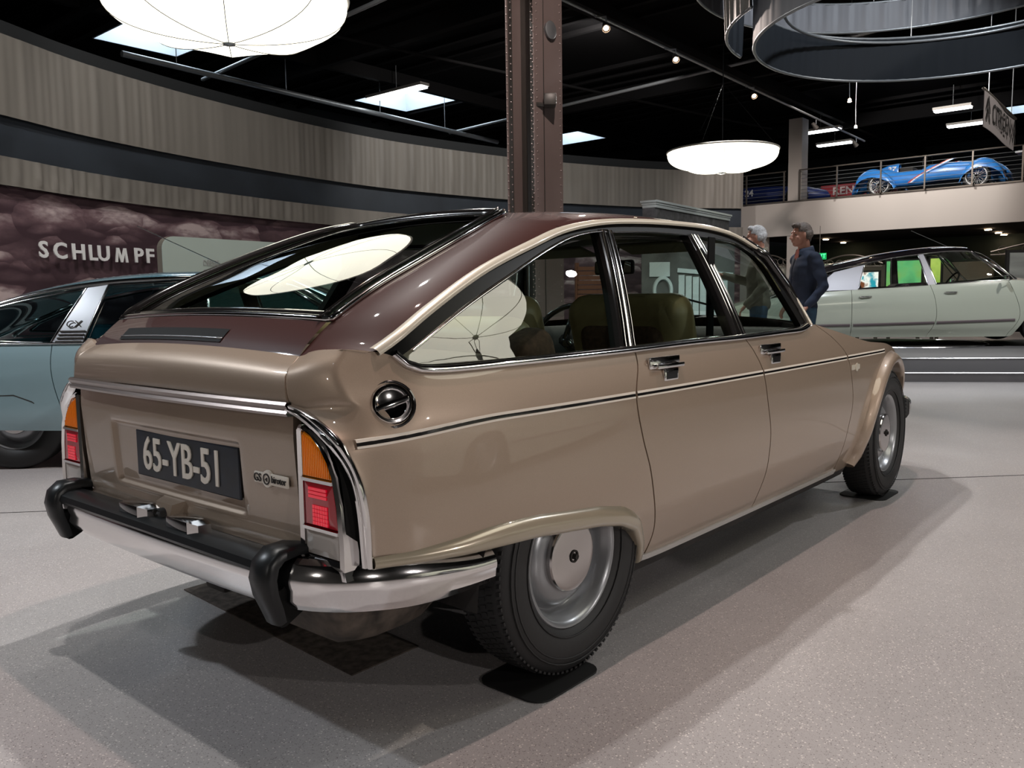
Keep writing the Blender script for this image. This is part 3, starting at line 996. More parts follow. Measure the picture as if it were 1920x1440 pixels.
# --- underside
mb = MB()
mb.box((1.2, 0, .215), (1.9, 1.30, .03))
mb.box((-.30, 0, .34), (.62, .9, .05))
mb.box((2.62, 0, .26), (.9, .86, .05))
mb.build('floor_pan', M['under'], GS)
mb = MB()
for s in (-1, 1):
    mb.box((1.2, s * .665, .48), (1.75, .02, .52))
    mb.grid([[(x, s * (gW(x, z) - .05), z) for z in np.linspace(.24, .80, 8)] for x in np.linspace(.42, 1.94, 14)])
mb.box((1.95, 0, .52), (.03, 1.3, .58))
mb.box((-.62, 0, .58), (.03, 1.04, .30))
mb.build('inner_shell', M['interior'], GS)
for s in (-1, 1):
    for wx, r, z0 in ((0.02, .375, .27), (2.545, .375, .29)):
        mb = MB()
        y0, y1 = s * .42, s * (.745 if wx < 1 else .70)
        mb.lathe([(.02, y0), (r, y0), (r, y1)], (wx, 0, z0), 'y', 28, a0=.12 if wx < 1 else .55, a1=PI - .02)
        mb.build('wheel_housing', M['under'], GS, smooth=True)
# rounded tank and silencer below the tail
mb = MB()
rows = []
for i, x in enumerate(np.linspace(-.66, -.28, 9)):
    t = -1 + 2 * i / 8
    h = (1 - t**4 * .75)
    rows.append([(x, -.43 + .19 * c, .375 - .165 * h * max(0, q) ** .5) for c, q in ((-1, 0), (-.95, .35), (-.8, .7), (-.4, 1), (.0, 1), (.5, 1), (.85, .7), (1, 0))])
mb.grid(rows).build('spare_tank', M['rust'], GS, smooth=True, sharp=50)
mb = MB()
mb.tube([(-.44, .50, .245), (-.44, -.10, .245)], .075, 16, flat=(1.2, .8))
mb.tube([(-.44, -.10, .245), (-.40, -.25, .23), (-.2, -.3, .22), (.6, -.25, .19), (2.0, -.1, .19)], .022, 8)
mb.build('silencer', M['under'], GS, smooth=True, sharp=40)
mb = MB()
mb.box((-.46, .12, .235), (.10, .10, .10), bev=.01)
mb.tube([(0, -.62, .30), (0, .62, .30)], .035, 8)
mb.tube([(2.55, -.64, .30), (2.55, .64, .30)], .03, 8)
mb.build('axle', M['under'], GS, smooth=True, sharp=40)

# --- wheels
def wheel(parent, x, y, z, s, R=.306, wid=.16, rimr=.186, caps='polished', name='wheel', tread=True, simple=False):
    """y = centre plane of tyre; s = outward direction"""
    w = wid / 2
    mb = MB()
    prof = [(rimr - .004, w * .62), (rimr + .008, w * .80), (rimr + .03, w * .96), (rimr + .055, w * 1.02), (R - .035, w * .98), (R - .018, w * .88), (R - .006, w * .78), (R, w * .66), (R + .001, 0)]
    prof = prof + [(r, -h) for r, h in prof[::-1][1:]]
    mb.lathe([(r, h) for r, h in prof], (0, 0, 0), 'y', 56)
    ty = mb.build(name, M['tyre'], None, smooth=True, sharp=50)
    ty.location = (x, y, z)
    ty.parent = parent
    if not simple:
        # tread blocks
        mb = MB()
        nb = 96
        for i in range(nb):
            for k, h in enumerate((-.72, -.43, -.14, .14, .43, .70)):
                a = 2 * PI * (i + .5 * (k % 2)) / nb
                r = R - (.003 if abs(h) > .6 else -.001)
                da = 2 * PI / nb * .36
                hw = w * .115
                vs = []
                for rr_ in (r - .004, r + .0014):
                    for (aa, hh) in ((-da, -hw), (da * .4, -hw), (da, hw), (-da * .4, hw)):
                        vs.append((rr_ * math.cos(a + aa), h * w + hh, rr_ * math.sin(a + aa)))
                mb.add(vs, [(0, 1, 2, 3), (4, 7, 6, 5), (0, 4, 5, 1), (1, 5, 6, 2), (2, 6, 7, 3), (3, 7, 4, 0)])
        tr = mb.build('tread', M['tyre'], ty)
        tr['kind'] = 'stuff'
        # moulded ribs on the sidewall
        mb = MB()
        for rr_ in (rimr + .022, R - .045, R - .030):
            mb.tube([(rr_ * math.cos(a), s * w * (1.0 if rr_ > .22 else .93), rr_ * math.sin(a)) for a in np.linspace(0, 2 * PI, 48, endpoint=False)], .0022, 5, closed=True)
        mb.build('sidewall_rib', M['tyre'], ty, smooth=True)
    mb = MB()
    rp = [(rimr + .001, .66), (rimr + .004, .73), (rimr + .001, .78), (rimr - .008, .76), (rimr - .014, .62), (rimr - .020, .52), (rimr - .028, .30), (rimr - .031, .05), (rimr - .036, .02), (rimr - .044, .12), (rimr - .055, .34), (rimr - .07, .46), (.098, .50), (.088, .50), (.05, .46), (.001, .46)]
    mb.lathe([(r, s * h * w) for r, h in rp], (0, 0, 0), 'y', 56)
    rm = mb.build('rim', M['rim'], ty, smooth=True, sharp=60)
    mb = MB()
    cp = [(.093, .46), (.094, .66), (.091, .72), (.086, .735), (.080, .74), (.02, .765), (.001, .765)]
    mb.lathe([(r, s * h * w) for r, h in cp], (0, 0, 0), 'y', 40)
    cpo = mb.build('hub_cap', M['cap'], ty, smooth=True, sharp=25)
    if not simple:
        mb = MB()
        mb.lathe([(.017, s * .765 * w), (.017, s * .80 * w), (.013, s * .81 * w), (.012, s * .77 * w)], (0, 0, 0), 'y', 24)
        mb.lathe([(.008, s * .765 * w), (.008, s * .90 * w), (.001, s * .90 * w)], (0, 0, 0), 'y', 6)
        mb.build('centre_bolt', M['interior'], cpo)
    return ty
wheel(GS, .034, -.670, .3135, -1)
wheel(GS, 0, .670, .3135, 1, simple=True)
wheel(GS, 2.545, -.705, .3135, -1)
wheel(GS, 2.545, .705, .3135, 1, simple=True)
for o in bpy.data.objects:
    if o.name.startswith('wheel') and o.parent == GS and o.location.x > 2 and o.location.y < 0:
        o.rotation_euler = (0, .8, math.radians(2))

# --- hood, front end, windscreen
crest3 = [(1.66, .868), (1.85, .835), (2.1, .790), (2.35, .750), (2.6, .692), (2.8, .625), (2.92, .565), (3.02, .50), (3.08, .44)]
cr = resample(crest3, 22)
rows = []
for p in cr:
    w = gW(p[0], p[1]) - .003
    row = []
    for j in range(17):
        t = -1 + j / 8
        b = 1 - abs(t)**2.2
        lift = .032 * b
        row.append((p[0] + .04 * b * sstep((p[0] - 2.6) / .5) + (.26 * b if p[0] < 1.7 else .26 * b * sstep((2.1 - p[0]) / .45)) * 1., w * t, p[1] + lift))
    rows.append(row)
MB().grid(rows).build('bonnet', M['tan'], GS, smooth=True)
mb = MB()
rows = [[(3.08 + dx + .03 * (1 - (y / .56)**2), y, z) for dx, z in ((0, .44), (.02, .42), (.03, .38), (.02, .33), (-.02, .28))] for y in np.linspace(-.56, .56, 15)]
mb.grid(rows).build('front_panel', M['tan'], GS, smooth=True)
mb = MB()
mb.box((3.13, 0, .38), (.02, .9, .09), bev=.005)
mb.build('grille', M['black_matt'], GS)
for s in (-1, 1):
    mb = MB().box((3.07, s * .50, .42), (.06, .16, .10), bev=.02)
    hl = mb.build('headlamp', M['chrome'], GS, smooth=True, sharp=30)
fb = [(2.90, -.768), (2.98, -.752), (3.06, -.705), (3.14, -.65), (3.19, -.53), (3.22, -.3), (3.23, 0), (3.22, .3), (3.19, .53), (3.14, .65), (3.06, .705), (2.98, .752), (2.90, .768)]
fb = spline(fb, 50)
rows = []
for i, p in enumerate(fb):
    a, b = fb[max(i - 1, 0)], fb[min(i + 1, 49)]
    t = (b - a) / np.linalg.norm(b - a)
    nn = np.array([t[1], -t[0]])
    rows.append([(p[0] + nn[0] * o_, p[1] + nn[1] * o_, z - .005) for o_, z in prof])
mb = MB().grid(rows)
mb.f += [tuple(range(len(prof))), tuple(range(49 * len(prof), 50 * len(prof)))]
mb.mi += [0, 0]
mb.build('front_bumper', M['chrome'], GS, smooth=True, sharp=28)
# windscreen
rows = []
for i in range(12):
    v = i / 11
    row = []
    for j in range(15):
        t = -1 + j / 7
        b = 1 - t * t
        x = (1.62 + .26 * b) * (1 - v) + (1.37 + .035 * b) * v
        y = t * ((.70) * (1 - v) + .53 * v)
        z = (.885 + .035 * b) * (1 - v) + (1.195 + .03 * b) * v
        row.append((x, y, z))
    rows.append(row)
MB().grid(rows).build('windscreen', M['glass_clear'], GS, smooth=True)
# --- interior
mb = MB()
rows = [[(x, y, .835 + .02 * (1 - (y / .7)**2)) for y in np.linspace(-.62, .62, 9)] for x in (-.52, -.3, -.06)]
mb.grid(rows)
mb.grid([[(-.06, y, z) for y in (-.62, 0, .62)] for z in (.30, .85)])
mb.build('parcel_shelf', M['seat_cloth'], GS, smooth=True)
def soft(name, c, d, m, parent, tilt=0, bev=.05, rot=0):
    mb = MB()
    bm = bmesh.new()
    bmesh.ops.create_cube(bm, size=1)
    for q in bm.verts:
        q.co = Vector((q.co.x * d[0], q.co.y * d[1], q.co.z * d[2]))
    bmesh.ops.bevel(bm, geom=list(bm.edges), offset=min(bev, min(d) * .45), segments=4, affect='EDGES', profile=.5)
    R_ = Matrix.Rotation(tilt, 4, 'Y')
    bm.transform(Matrix.Translation(c) @ Matrix.Rotation(rot, 4, 'Z') @ R_)
    bm.verts.index_update()
    mb.add([tuple(q.co) for q in bm.verts], [tuple(q.index for q in f.verts) for f in bm.faces])
    bm.free()
    return mb.build(name, m, parent, smooth=True)
rb = soft('rear_seat', (.12, 0, .62), (.17, 1.24, .58), M['seat_cloth'], GS, tilt=-.30)
soft('bolster', (.07, 0, .865), (.15, 1.10, .15), M['seat'], rb, tilt=-.1, bev=.07)
soft('seat_cushion', (.42, 0, .42), (.55, 1.22, .20), M['seat_cloth'], rb)
for s in (-1, 1):
    fs = soft('front_seat', (.98, s * .34, .70), (.15, .50, .62), M['seat'], GS, tilt=-.30, bev=.07)
    soft('seat_inset', (.945, s * .34, .66), (.12, .36, .50), M['seat_cloth'], fs, tilt=-.30, bev=.05)
    soft('seat_cushion', (1.27, s * .34, .42), (.52, .50, .18), M['seat'], fs)
soft('dashboard', (1.72, 0, .76), (.34, 1.28, .18), M['interior'], GS, bev=.05)
mb = MB()
cW = Vector((1.42, .34, .80))
ax = Vector((-.75, 0, .45)).normalized()
a_, b_ = Vector((0, 1, 0)), ax.cross(Vector((0, 1, 0)))
mb.tube([cW + (a_ * math.cos(q) + b_ * math.sin(q)) * .18 for q in np.linspace(0, 2 * PI, 36, endpoint=False)], .013, 8, closed=True)
mb.tube([cW - ax * .01, cW - b_ * .18], .014, 8)
mb.tube([cW, cW - ax * .25], .03, 8)
mb.build('steering_wheel', M['black_gloss'], GS, smooth=True)
mb = MB().box((1.33, 0, 1.115), (.02, .20, .06), bev=.012)
mr = mb.build('rear_view_mirror', M['interior'], GS, smooth=True, sharp=40)
mb = MB().box((1.3185, 0, 1.115), (.002, .18, .046))
mb.build('mirror_glass', M['mirror'], mr)
mb = MB().tube([(1.335, 0, 1.13), (1.36, 0, 1.20)], .008, 6)
mb.build('mirror_stem', M['interior'], mr)
mb = MB()
for s in (-1, 1):
    mb.box((1.27, s * .28, 1.185), (.12, .38, .014), tilt=.25, bev=.005)
mb.build('sun_visor', M['lining'], GS)
mb = MB()
rows = [[(x, gW(x, zd_f(max(x, .205))) * t * .93, zd_f(max(x, .205)) - .02 + (zc_f(max(x, .205)) - zd_f(max(x, .205))) * (1 - t * t)) for t in np.linspace(-1, 1, 11)] for x in np.linspace(.24, 1.33, 8)]
mb.grid(rows).build('headlining', M['lining'], GS, smooth=True)
mb = MB()
for s in (-1, 1):
    rows = []
    for i in range(0, 46, 3):
        a, b = A[i], D[i]
        rows.append([((a[0] + (b[0] - a[0]) * t) + .012, s * (a[1] + (b[1] - a[1]) * t - .035), a[2] + (b[2] - a[2]) * t - .02) for t in (.0, .5, 1)])
    mb.grid(rows)
mb.build('pillar_lining', M['lining'], GS, smooth=True)
# seat belt strap on the pillar and the far door mirror
mb = MB()
mb.box((1.00, .62, 1.02), (.05, .006, .36), tilt=.02)
mb.build('seat_belt', M['black_matt'], GS)
MB().box((.98, -.63, 1.02), (.045, .006, .34), tilt=.02).build('seat_belt', M['black_matt'], GS)
mb = MB()
mb.box((1.80, .86, .925), (.05, .13, .085), bev=.018)
mb.tube([(1.84, .76, .87), (1.81, .85, .90)], .012, 6)
dm = mb.build('door_mirror', M['black_gloss'], GS, smooth=True, sharp=40)
mb = MB().box((1.774, .86, .925), (.003, .112, .066), bev=.001)
mb.build('mirror_glass', M['mirror'], dm)
mb = MB()
for q in range(2):
    mb.tube([(1.88 - q * .02, -.25 + q * .45, .925), (1.74, -.02 + q * .45, 1.00)], .005, 5)
mb.build('wiper', M['black_matt'], GS)

# ============================================================ the hall
M['wall_dark'] = mat('dark_wall_paint', (.020, .022, .024), .8, bump=(3, .1, .02))
M['navy_wall'] = mat('dark_blue_grey_wall', (.030, .038, .050), .55, noise=(1.2, .25, (1, 1, 1)))
M['ceil'] = mat('black_ceiling', (.0035, .0032, .0034), .9, spec=.05)
M['ceil2'] = mat('charcoal_ceiling_steel', (.0055, .0050, .0052), .85, spec=.1)
M['drape'] = mat('silver_grey_drape', (.235, .215, .19), .55, noise=(3, .12, (1, 1, .1)))
M['drape_dark'] = mat('dark_blue_drape', (.006, .0075, .010), .8, spec=.2)
M['drape_out'] = mat('slate_drape', (.12, .12, .13), .6)
M['white_wall'] = mat('off_white_wall', (.52, .47, .43), .7)
M['back_wall'] = mat('mid_grey_wall', (.24, .235, .23), .8)
M['cream_wall'] = mat('cream_low_wall', (.46, .43, .36), .7)
M['steel'] = mat('painted_steel_rail', (.16, .14, .12), .4, .6)
M['wire'] = mat('galvanised_pipe', (.28, .29, .30), .4, .7)
M['lamp'] = mat('glowing_fabric', (.85, .82, .70), .8, emit=(1, .96, .80), estr=2.8)
M['lamp_rim'] = mat('lamp_rim', (.5, .47, .43), .5)
M['cord'] = mat('seam_cord', (.10, .09, .07), .7)
M['tube'] = mat('fluorescent_tube', (.9, .9, .9), .5, emit=(.92, .97, 1), estr=9)
M['sky'] = mat('skylight_diffuser', (.8, .85, .9), .5, emit=(.80, .91, 1), estr=8)
M['well'] = mat('skylight_well', (.42, .46, .50), .7)
M['bulb'] = mat('lamp_filament', (1, .8, .6), .5, emit=(1, .72, .48), estr=45)
M['letter_white'] = mat('pale_lettering', (1.0, 1.0, 1.0), .5)
M['panel_green'] = mat('pale_sage_panel', (.30, .35, .32), .5)

def floor_mat():
    m = bpy.data.materials.new('speckled_resin_floor')
    m.use_nodes = True
    nt = m.node_tree
    b = nt.nodes['Principled BSDF']
    tc = nt.nodes.new('ShaderNodeTexCoord')
    big = nt.nodes.new('ShaderNodeTexNoise')
    big.inputs['Scale'].default_value = 1.1
    big.inputs['Detail'].default_value = 4
    rb_ = nt.nodes.new('ShaderNodeMapRange')
    rb_.inputs[1].default_value, rb_.inputs[2].default_value = .3, .7
    rb_.inputs[3].default_value, rb_.inputs[4].default_value = .90, 1.08
    col = None
    base = nt.nodes.new('ShaderNodeVectorMath')
    base.operation = 'SCALE'
    base.inputs[0].default_value = (.385, .365, .365)
    nt.links.new(tc.outputs['Object'], big.inputs['Vector'])
    nt.links.new(big.outputs[0], rb_.inputs[0])
    nt.links.new(rb_.outputs[0], base.inputs['Scale'])
    prev = base.outputs[0]
    for sc_, thr, c in ((260, .16, (.06, .05, .05)), (190, .13, (.78, .74, .70)), (420, .25, (.20, .18, .17))):
        v = nt.nodes.new('ShaderNodeTexVoronoi')
        v.inputs['Scale'].default_value = sc_
        w = nt.nodes.new('ShaderNodeTexWhiteNoise')
        cmp_ = nt.nodes.new('ShaderNodeMath')
        cmp_.operation = 'LESS_THAN'
        cmp_.inputs[1].default_value = thr
        nt.links.new(tc.outputs['Object'], v.inputs['Vector'])
        nt.links.new(v.outputs['Position'], w.inputs['Vector'])
        nt.links.new(w.outputs['Value'], cmp_.inputs[0])
        f2 = nt.nodes.new('ShaderNodeMath')
        f2.operation = 'LESS_THAN'
        f2.inputs[1].default_value = .42
        nt.links.new(v.outputs['Distance'], f2.inputs[0])
        mu = nt.nodes.new('ShaderNodeMath')
        mu.operation = 'MULTIPLY'
        nt.links.new(cmp_.outputs[0], mu.inputs[0])
        nt.links.new(f2.outputs[0], mu.inputs[1])
        mu2 = nt.nodes.new('ShaderNodeMath')
        mu2.operation = 'MULTIPLY'
        mu2.inputs[1].default_value = .6
        nt.links.new(mu.outputs[0], mu2.inputs[0])
        mx = nt.nodes.new('ShaderNodeMixRGB')
        mx.inputs[2].default_value = (*c, 1)
        nt.links.new(mu2.outputs[0], mx.inputs[0])
        nt.links.new(prev, mx.inputs[1])
        prev = mx.outputs[0]
    nt.links.new(prev, b.inputs['Base Color'])
    b.inputs['Roughness'].default_value = .30
    b.inputs['Specular IOR Level'].default_value = .45
    n2 = nt.nodes.new('ShaderNodeTexNoise')
    n2.inputs['Scale'].default_value = 45
    bp = nt.nodes.new('ShaderNodeBump')
    bp.inputs['Strength'].default_value = .12
    bp.inputs['Distance'].default_value = .002
    nt.links.new(tc.outputs['Object'], n2.inputs['Vector'])
    nt.links.new(n2.outputs[0], bp.inputs['Height'])
    nt.links.new(bp.outputs[0], b.inputs['Normal'])
    return m

X0, X1, Y0, Y1, ZC = -8.5, 30, -13, 16.5, 6.0
fl = struct(MB().box(((X0 + X1) / 2, (Y0 + Y1) / 2, -.1), (X1 - X0, Y1 - Y0, .2)).build('floor', floor_mat()))
# saw cuts in the floor slab
mb = MB()
mb.box((1.4, .80, .0008), (8.5, .006, .0016), rot=math.atan2(-.693 - 2.405, 2.899 + .313))
o = mb.build('saw_cut', M['interior'], fl)
wl = struct(MB().box(((X0 + X1) / 2, Y1 + .1, 3), (X1 - X0, .2, 6.4)).build('wall_left', M['wall_dark']))
struct(MB().box(((X0 + X1) / 2, Y0 - .1, 3), (X1 - X0, .2, 6.4)).build('wall_right', M['back_wall']))
struct(MB().box((X1 + .1, (Y0 + Y1) / 2, 3), (.2, Y1 - Y0 + .4, 6.4)).build('wall_far', M['wall_dark']))
struct(MB().box((X0 - .1, (Y0 + Y1) / 2, 3), (.2, Y1 - Y0 + .4, 6.4)).build('wall_back', M['back_wall']))
# ceiling with skylight wells
holes = [(5.7, 7.35, 12.5, 14.6), (12.25, 14.0, 12.6, 15.0), (19.35, 20.9, 13.3, 15.2), (24.9, 26.2, .3, 3.0)]
xs = sorted(set([X0, X1] + [h[0] for h in holes] + [h[1] for h in holes]))
ys = sorted(set([Y0, Y1] + [h[2] for h in holes] + [h[3] for h in holes]))
mb = MB()
for i in range(len(xs) - 1):
    for j in range(len(ys) - 1):
        cx_, cy_ = (xs[i] + xs[i + 1]) / 2, (ys[j] + ys[j + 1]) / 2
        if any(h[0] < cx_ < h[1] and h[2] < cy_ < h[3] for h in holes):
            continue
        mb.box((cx_, cy_, ZC + .06), (xs[i + 1] - xs[i], ys[j + 1] - ys[j], .10))
ceil = struct(mb.build('ceiling', M['ceil']))
for h in holes:
    sk = thing('window_%d' % (holes.index(h) + 1), None, None, ((h[0] + h[1]) / 2, (h[2] + h[3]) / 2, ZC))
    struct(sk)
    a, b = (h[1] - h[0]) / 2, (h[3] - h[2]) / 2
    mb = MB()
    for (cx_, cy_, dx, dy) in ((-a - .01, 0, .03, 2 * b), (a + .01, 0, .03, 2 * b), (0, -b - .01, 2 * a, .03), (0, b + .01, 2 * a, .03)):
        mb.box((cx_, cy_, .35), (dx, dy, .70))
    mb.build('well', M['well'], sk)
    MB().box((0, 0, .72), (2 * a, 2 * b, .02)).build('diffuser', M['sky'], sk)
    for q in range(1, 4):
        MB().box((-a + 2 * a * q / 4, 0, .70), (.03, 2 * b, .02)).build('glazing_bar', M['wire'], sk)
# roof deck ribs and beams
mb = MB()
for i, x in enumerate(np.arange(-2, 30, .62)):
    if any(h[0] - .1 < x < h[1] + .1 for h in holes):
        continue
    mb.box((x, (Y0 + Y1) / 2, ZC - .03), (.10, Y1 - Y0, .08))
o = mb.build('roof_rib', M['ceil2'], ceil)
o['kind'] = 'stuff'
for x in (4.4, 8.9, 15.6, 22.6):
    MB().box((x, (Y0 + Y1) / 2, ZC - .26), (.14, Y1 - Y0, .34)).build('roof_beam', M['ceil2'], ceil)
for y in (-4.5, 6.3, 12.0):
    MB().box(((X0 + X1) / 2, y, ZC - .24), (X1 - X0, .12, .26)).build('roof_beam', M['ceil2'], ceil)

def pipe(a, b, r, label, group=None, m=None, name='pipe', cat='pipe'):
    o = MB().tube([a, tuple((np.array(a) + np.array(b)) / 2), b], r, 8).build(name, m or M['wire'], None, smooth=True, sharp=50)
    return tag(o, label, cat, group)
pp = pipe((5.2, 12.45, 5.2), (15.5, 13.1, 5.15), .055, 'long pale sprinkler pipe running below the skylights above the left drape')
pipe((7.15, 13.3, 5.28), (6.2, 1.2, 5.34), .035, 'branch pipe crossing the ceiling behind the large pendant lamp')
pipe((14.2, 13.6, 5.28), (13.2, 2.0, 5.34), .035, 'branch pipe crossing the ceiling behind the riveted steel column')
pipe((4.2, 10.45, 5.5), (20.8, 7.8, 5.5), .03, 'thin dark pipe running up under the ceiling right of the column', m=M['ceil2'])
for i, (x, y) in enumerate([(6.2, 12.5), (8.6, 12.66), (11.2, 12.83), (13.4, 12.97)]):
    pipe((x, y, 5.2), (x, y, 5.98), .008, '%s hanger rod of the pale sprinkler pipe, counting from the left' % ['first', 'second', 'third', 'fourth'][i], 'sprinkler pipe hangers', name='hanger_rod', cat='rod')

# ------------------------------------------------------------ curved wall with its drapes and mural
plan = [(-3.2, 5.2), (-1.0, 7.4), (.8, 8.62), (2.24, 9.29), (3.284, 9.815), (4.771, 10.33), (6.2, 10.68), (7.863, 10.98), (9.987, 11.13), (13.155, 10.72), (14.731, 10.29), (17.16, 9.30), (19.21, 7.87)]
pl = spline(plan, 240)
def pnorm(C_, i):
    a, b = C_[max(i - 1, 0)], C_[min(i + 1, len(C_) - 1)]
    t = (b - a) / np.linalg.norm(b - a)
    return np.array([t[1], -t[0]])       # towards the room
def band(name, z0, z1, off, m, parent=None, fold=None, thick=.06, label=None, cat=None):
    n = 1100 if fold else 240
    C_ = [np.array(p) for p in resample(pl, n)]
    rows = []
    ph = rng.rand(8) * 6
    for i, p in enumerate(C_):
        nn = pnorm(C_, i)
        s_ = i / n * 30
        d = off
        if fold:
            a = fold * (.55 + .45 * math.sin(s_ * .9 + ph[0]) * math.sin(s_ * .37 + ph[5]))
            d += a * (math.sin(s_ * 19 + 1.5 * math.sin(s_ * 2.3 + ph[1])) + .7 * math.sin(s_ * 37 + 2 * math.sin(s_ * 3.1 + ph[2])) + .4 * math.sin(s_ * 9 + ph[3]))
        q0 = p + nn * d
        qm = p + nn * (off + (d - off) * .75)
        q1 = p + nn * (off + (d - off) * .35)
        row = [(q1[0], q1[1], z1), (qm[0], qm[1], z1 - .08), (q0[0], q0[1], (z0 + z1) / 2), (q0[0], q0[1], z0 + .05), (q1[0], q1[1], z0 + .035), (q1[0], q1[1], z0)]
        if not fold:
            b_ = p - nn * thick
            row = [(q0[0], q0[1], z1), (q0[0], q0[1], z0), (b_[0], b_[1], z0), (b_[0], b_[1], z1)]
        rows.append(row)
    mb = MB()
    mb.grid(rows, cv=not fold)
    o = mb.build(name, m, parent, smooth=bool(fold))
    if label:
        tag(o, label, cat)
    return o
M['mural'] = mat('mural_photo', (.1, .06, .06), .6)
def mural_mat():
    m = M['mural']
    nt = m.node_tree
    b = nt.nodes['Principled BSDF']
    uv = nt.nodes.new('ShaderNodeTexCoord')
    mp = nt.nodes.new('ShaderNodeMapping')
    mp.inputs['Scale'].default_value = (.75, .75, 1.9)
    nt.links.new(uv.outputs['Object'], mp.inputs[0])
    def N(t, **k):
        n_ = nt.nodes.new(t)
        for kk, vv in k.items():
            setattr(n_, kk, vv)
        return n_
    def mth(op, a_, b_, clamp=False):
        n_ = N('ShaderNodeMath', operation=op, use_clamp=clamp)
        for i_, q_ in enumerate((a_, b_)):
            if isinstance(q_, (int, float)):
                n_.inputs[i_].default_value = q_
            else:
                nt.links.new(q_, n_.inputs[i_])
        return n_.outputs[0]
    wob = N('ShaderNodeTexNoise')
    wob.inputs['Scale'].default_value = 1.6
    nt.links.new(mp.outputs[0], wob.inputs['Vector'])
    ws = N('ShaderNodeVectorMath', operation='SCALE')
    ws.inputs['Scale'].default_value = .35
    nt.links.new(wob.outputs['Color'], ws.inputs[0])
    wa = N('ShaderNodeVectorMath', operation='ADD')
    nt.links.new(mp.outputs[0], wa.inputs[0])
    nt.links.new(ws.outputs[0], wa.inputs[1])
    tot = None
    for sc_, amp in ((1.15, 1.0), (2.9, .55)):
        v = N('ShaderNodeTexVoronoi')
        v.inputs['Scale'].default_value = sc_
        nt.links.new(wa.outputs[0], v.inputs['Vector'])
        sub = N('ShaderNodeVectorMath', operation='SUBTRACT')
        nt.links.new(wa.outputs[0], sub.inputs[0])
        nt.links.new(v.outputs['Position'], sub.inputs[1])
        sp_ = N('ShaderNodeSeparateXYZ')
        nt.links.new(sub.outputs[0], sp_.inputs[0])
        sc2 = N('ShaderNodeSeparateXYZ')
        nt.links.new(v.outputs['Color'], sc2.inputs[0])
        top_ = mth('ADD', mth('MULTIPLY', sp_.outputs[2], 1.7 * sc_), .42, True)      # printed bodies: pale on top, dark below
        edge = mth('SUBTRACT', 1.15, mth('MULTIPLY', v.outputs['Distance'], 1.5), True)
        q_ = mth('MULTIPLY', mth('MULTIPLY', top_, edge), mth('MULTIPLY', mth('POWER', sc2.outputs[0], 1.5), amp))
        tot = q_ if tot is None else mth('ADD', tot, q_)
    fin = N('ShaderNodeTexNoise')
    fin.inputs['Scale'].default_value = 9
    fin.inputs['Detail'].default_value = 5
    nt.links.new(mp.outputs[0], fin.inputs['Vector'])
    tot = mth('MULTIPLY', tot, mth('ADD', mth('MULTIPLY', fin.outputs[0], 3.6), .3))
    r1 = N('ShaderNodeValToRGB')
    r1.color_ramp.elements[0].position = .02
    r1.color_ramp.elements[0].color = (.060, .030, .040, 1)
    r1.color_ramp.elements[1].position = .85
    r1.color_ramp.elements[1].color = (.62, .50, .50, 1)
    e = r1.color_ramp.elements.new(.30)
    e.color = (.19, .115, .13, 1)
    nt.links.new(tot, r1.inputs[0])
    nt.links.new(r1.outputs[0], b.inputs['Base Color'])
mural_mat()
struct(band('wall_curved', 0, 4.42, -.10, M['wall_dark'], thick=.3))
w1 = band('mural', .02, 2.44, -.06, M['mural'], thick=.09, label='dark purple photo mural of old cars covering the curved wall', cat='mural')
w2 = struct(band('trim_1', 2.74, 3.27, -.04, M['navy_wall'], thick=.09))
w3 = band('valance_drape', 3.247, 4.20, .06, M['drape'], fold=.011, label='long upper grey pleated drape on the curved wall', cat='drape')
w4 = band('valance_drape', 2.425, 2.765, .07, M['drape'], fold=.016, label='narrow lower grey pleated drape above the dark mural', cat='drape')
def wallpt(x, z, off):
    """point on the curved wall nearest to a given x"""
    i = int(np.argmin([abs(p[0] - x) for p in pl]))
    nn = pnorm(pl, i)
    p = pl[i] + nn * off
    t = np.array([-nn[1], nn[0]])
    return Vector((p[0], p[1], z)), Vector((t[0], t[1], 0)) * 1
# raised letters on the mural
fine = resample(pl, 4000)
for ch, lx in zip('SCHLUMPF', (2.575, 2.825, 3.115, 3.345, 3.52, 3.82, 4.115, 4.315)):
    i = int(np.argmin([abs(p[0] - lx) for p in fine]))
    nn = pnorm(fine, i)
    t = np.array([-nn[1], nn[0]])
    if t[0] < 0:
        t = -t
    p = fine[i] + nn * .06
    if ch == 'M':
        w_, h_, k_ = .115, .100, .040
        poly = [(-w_, -h_), (-w_ + .030, h_), (-.042, h_), (0, -.03), (.042, h_), (w_ - .030, h_), (w_, -h_), (w_ - k_, -h_), (w_ - k_ - .014, .035), (.016, -h_), (-.016, -h_), (-w_ + k_ + .014, .035), (-w_ + k_, -h_)]
        lo = MB().prism(poly, -.008, .008, 'y').build('wall_letter', M['letter_white'])
        lo.location = (p[0], p[1], 1.685)
        lo.rotation_euler = (0, 0, math.atan2(t[1], t[0]))
    else:
        lo = lettering(ch, .285, (p[0], p[1], 1.685), (t[0], t[1], 0), (0, 0, 1), M['letter_white'], None, name='wall_letter', sx={'L': 1.12, 'U': 1.12}.get(ch, 1.22), extrude=.008, bold=.007)
    tag(lo, 'pale raised letter %s of the name on the dark photo mural' % ch, 'letter', 'raised letters on the mural')

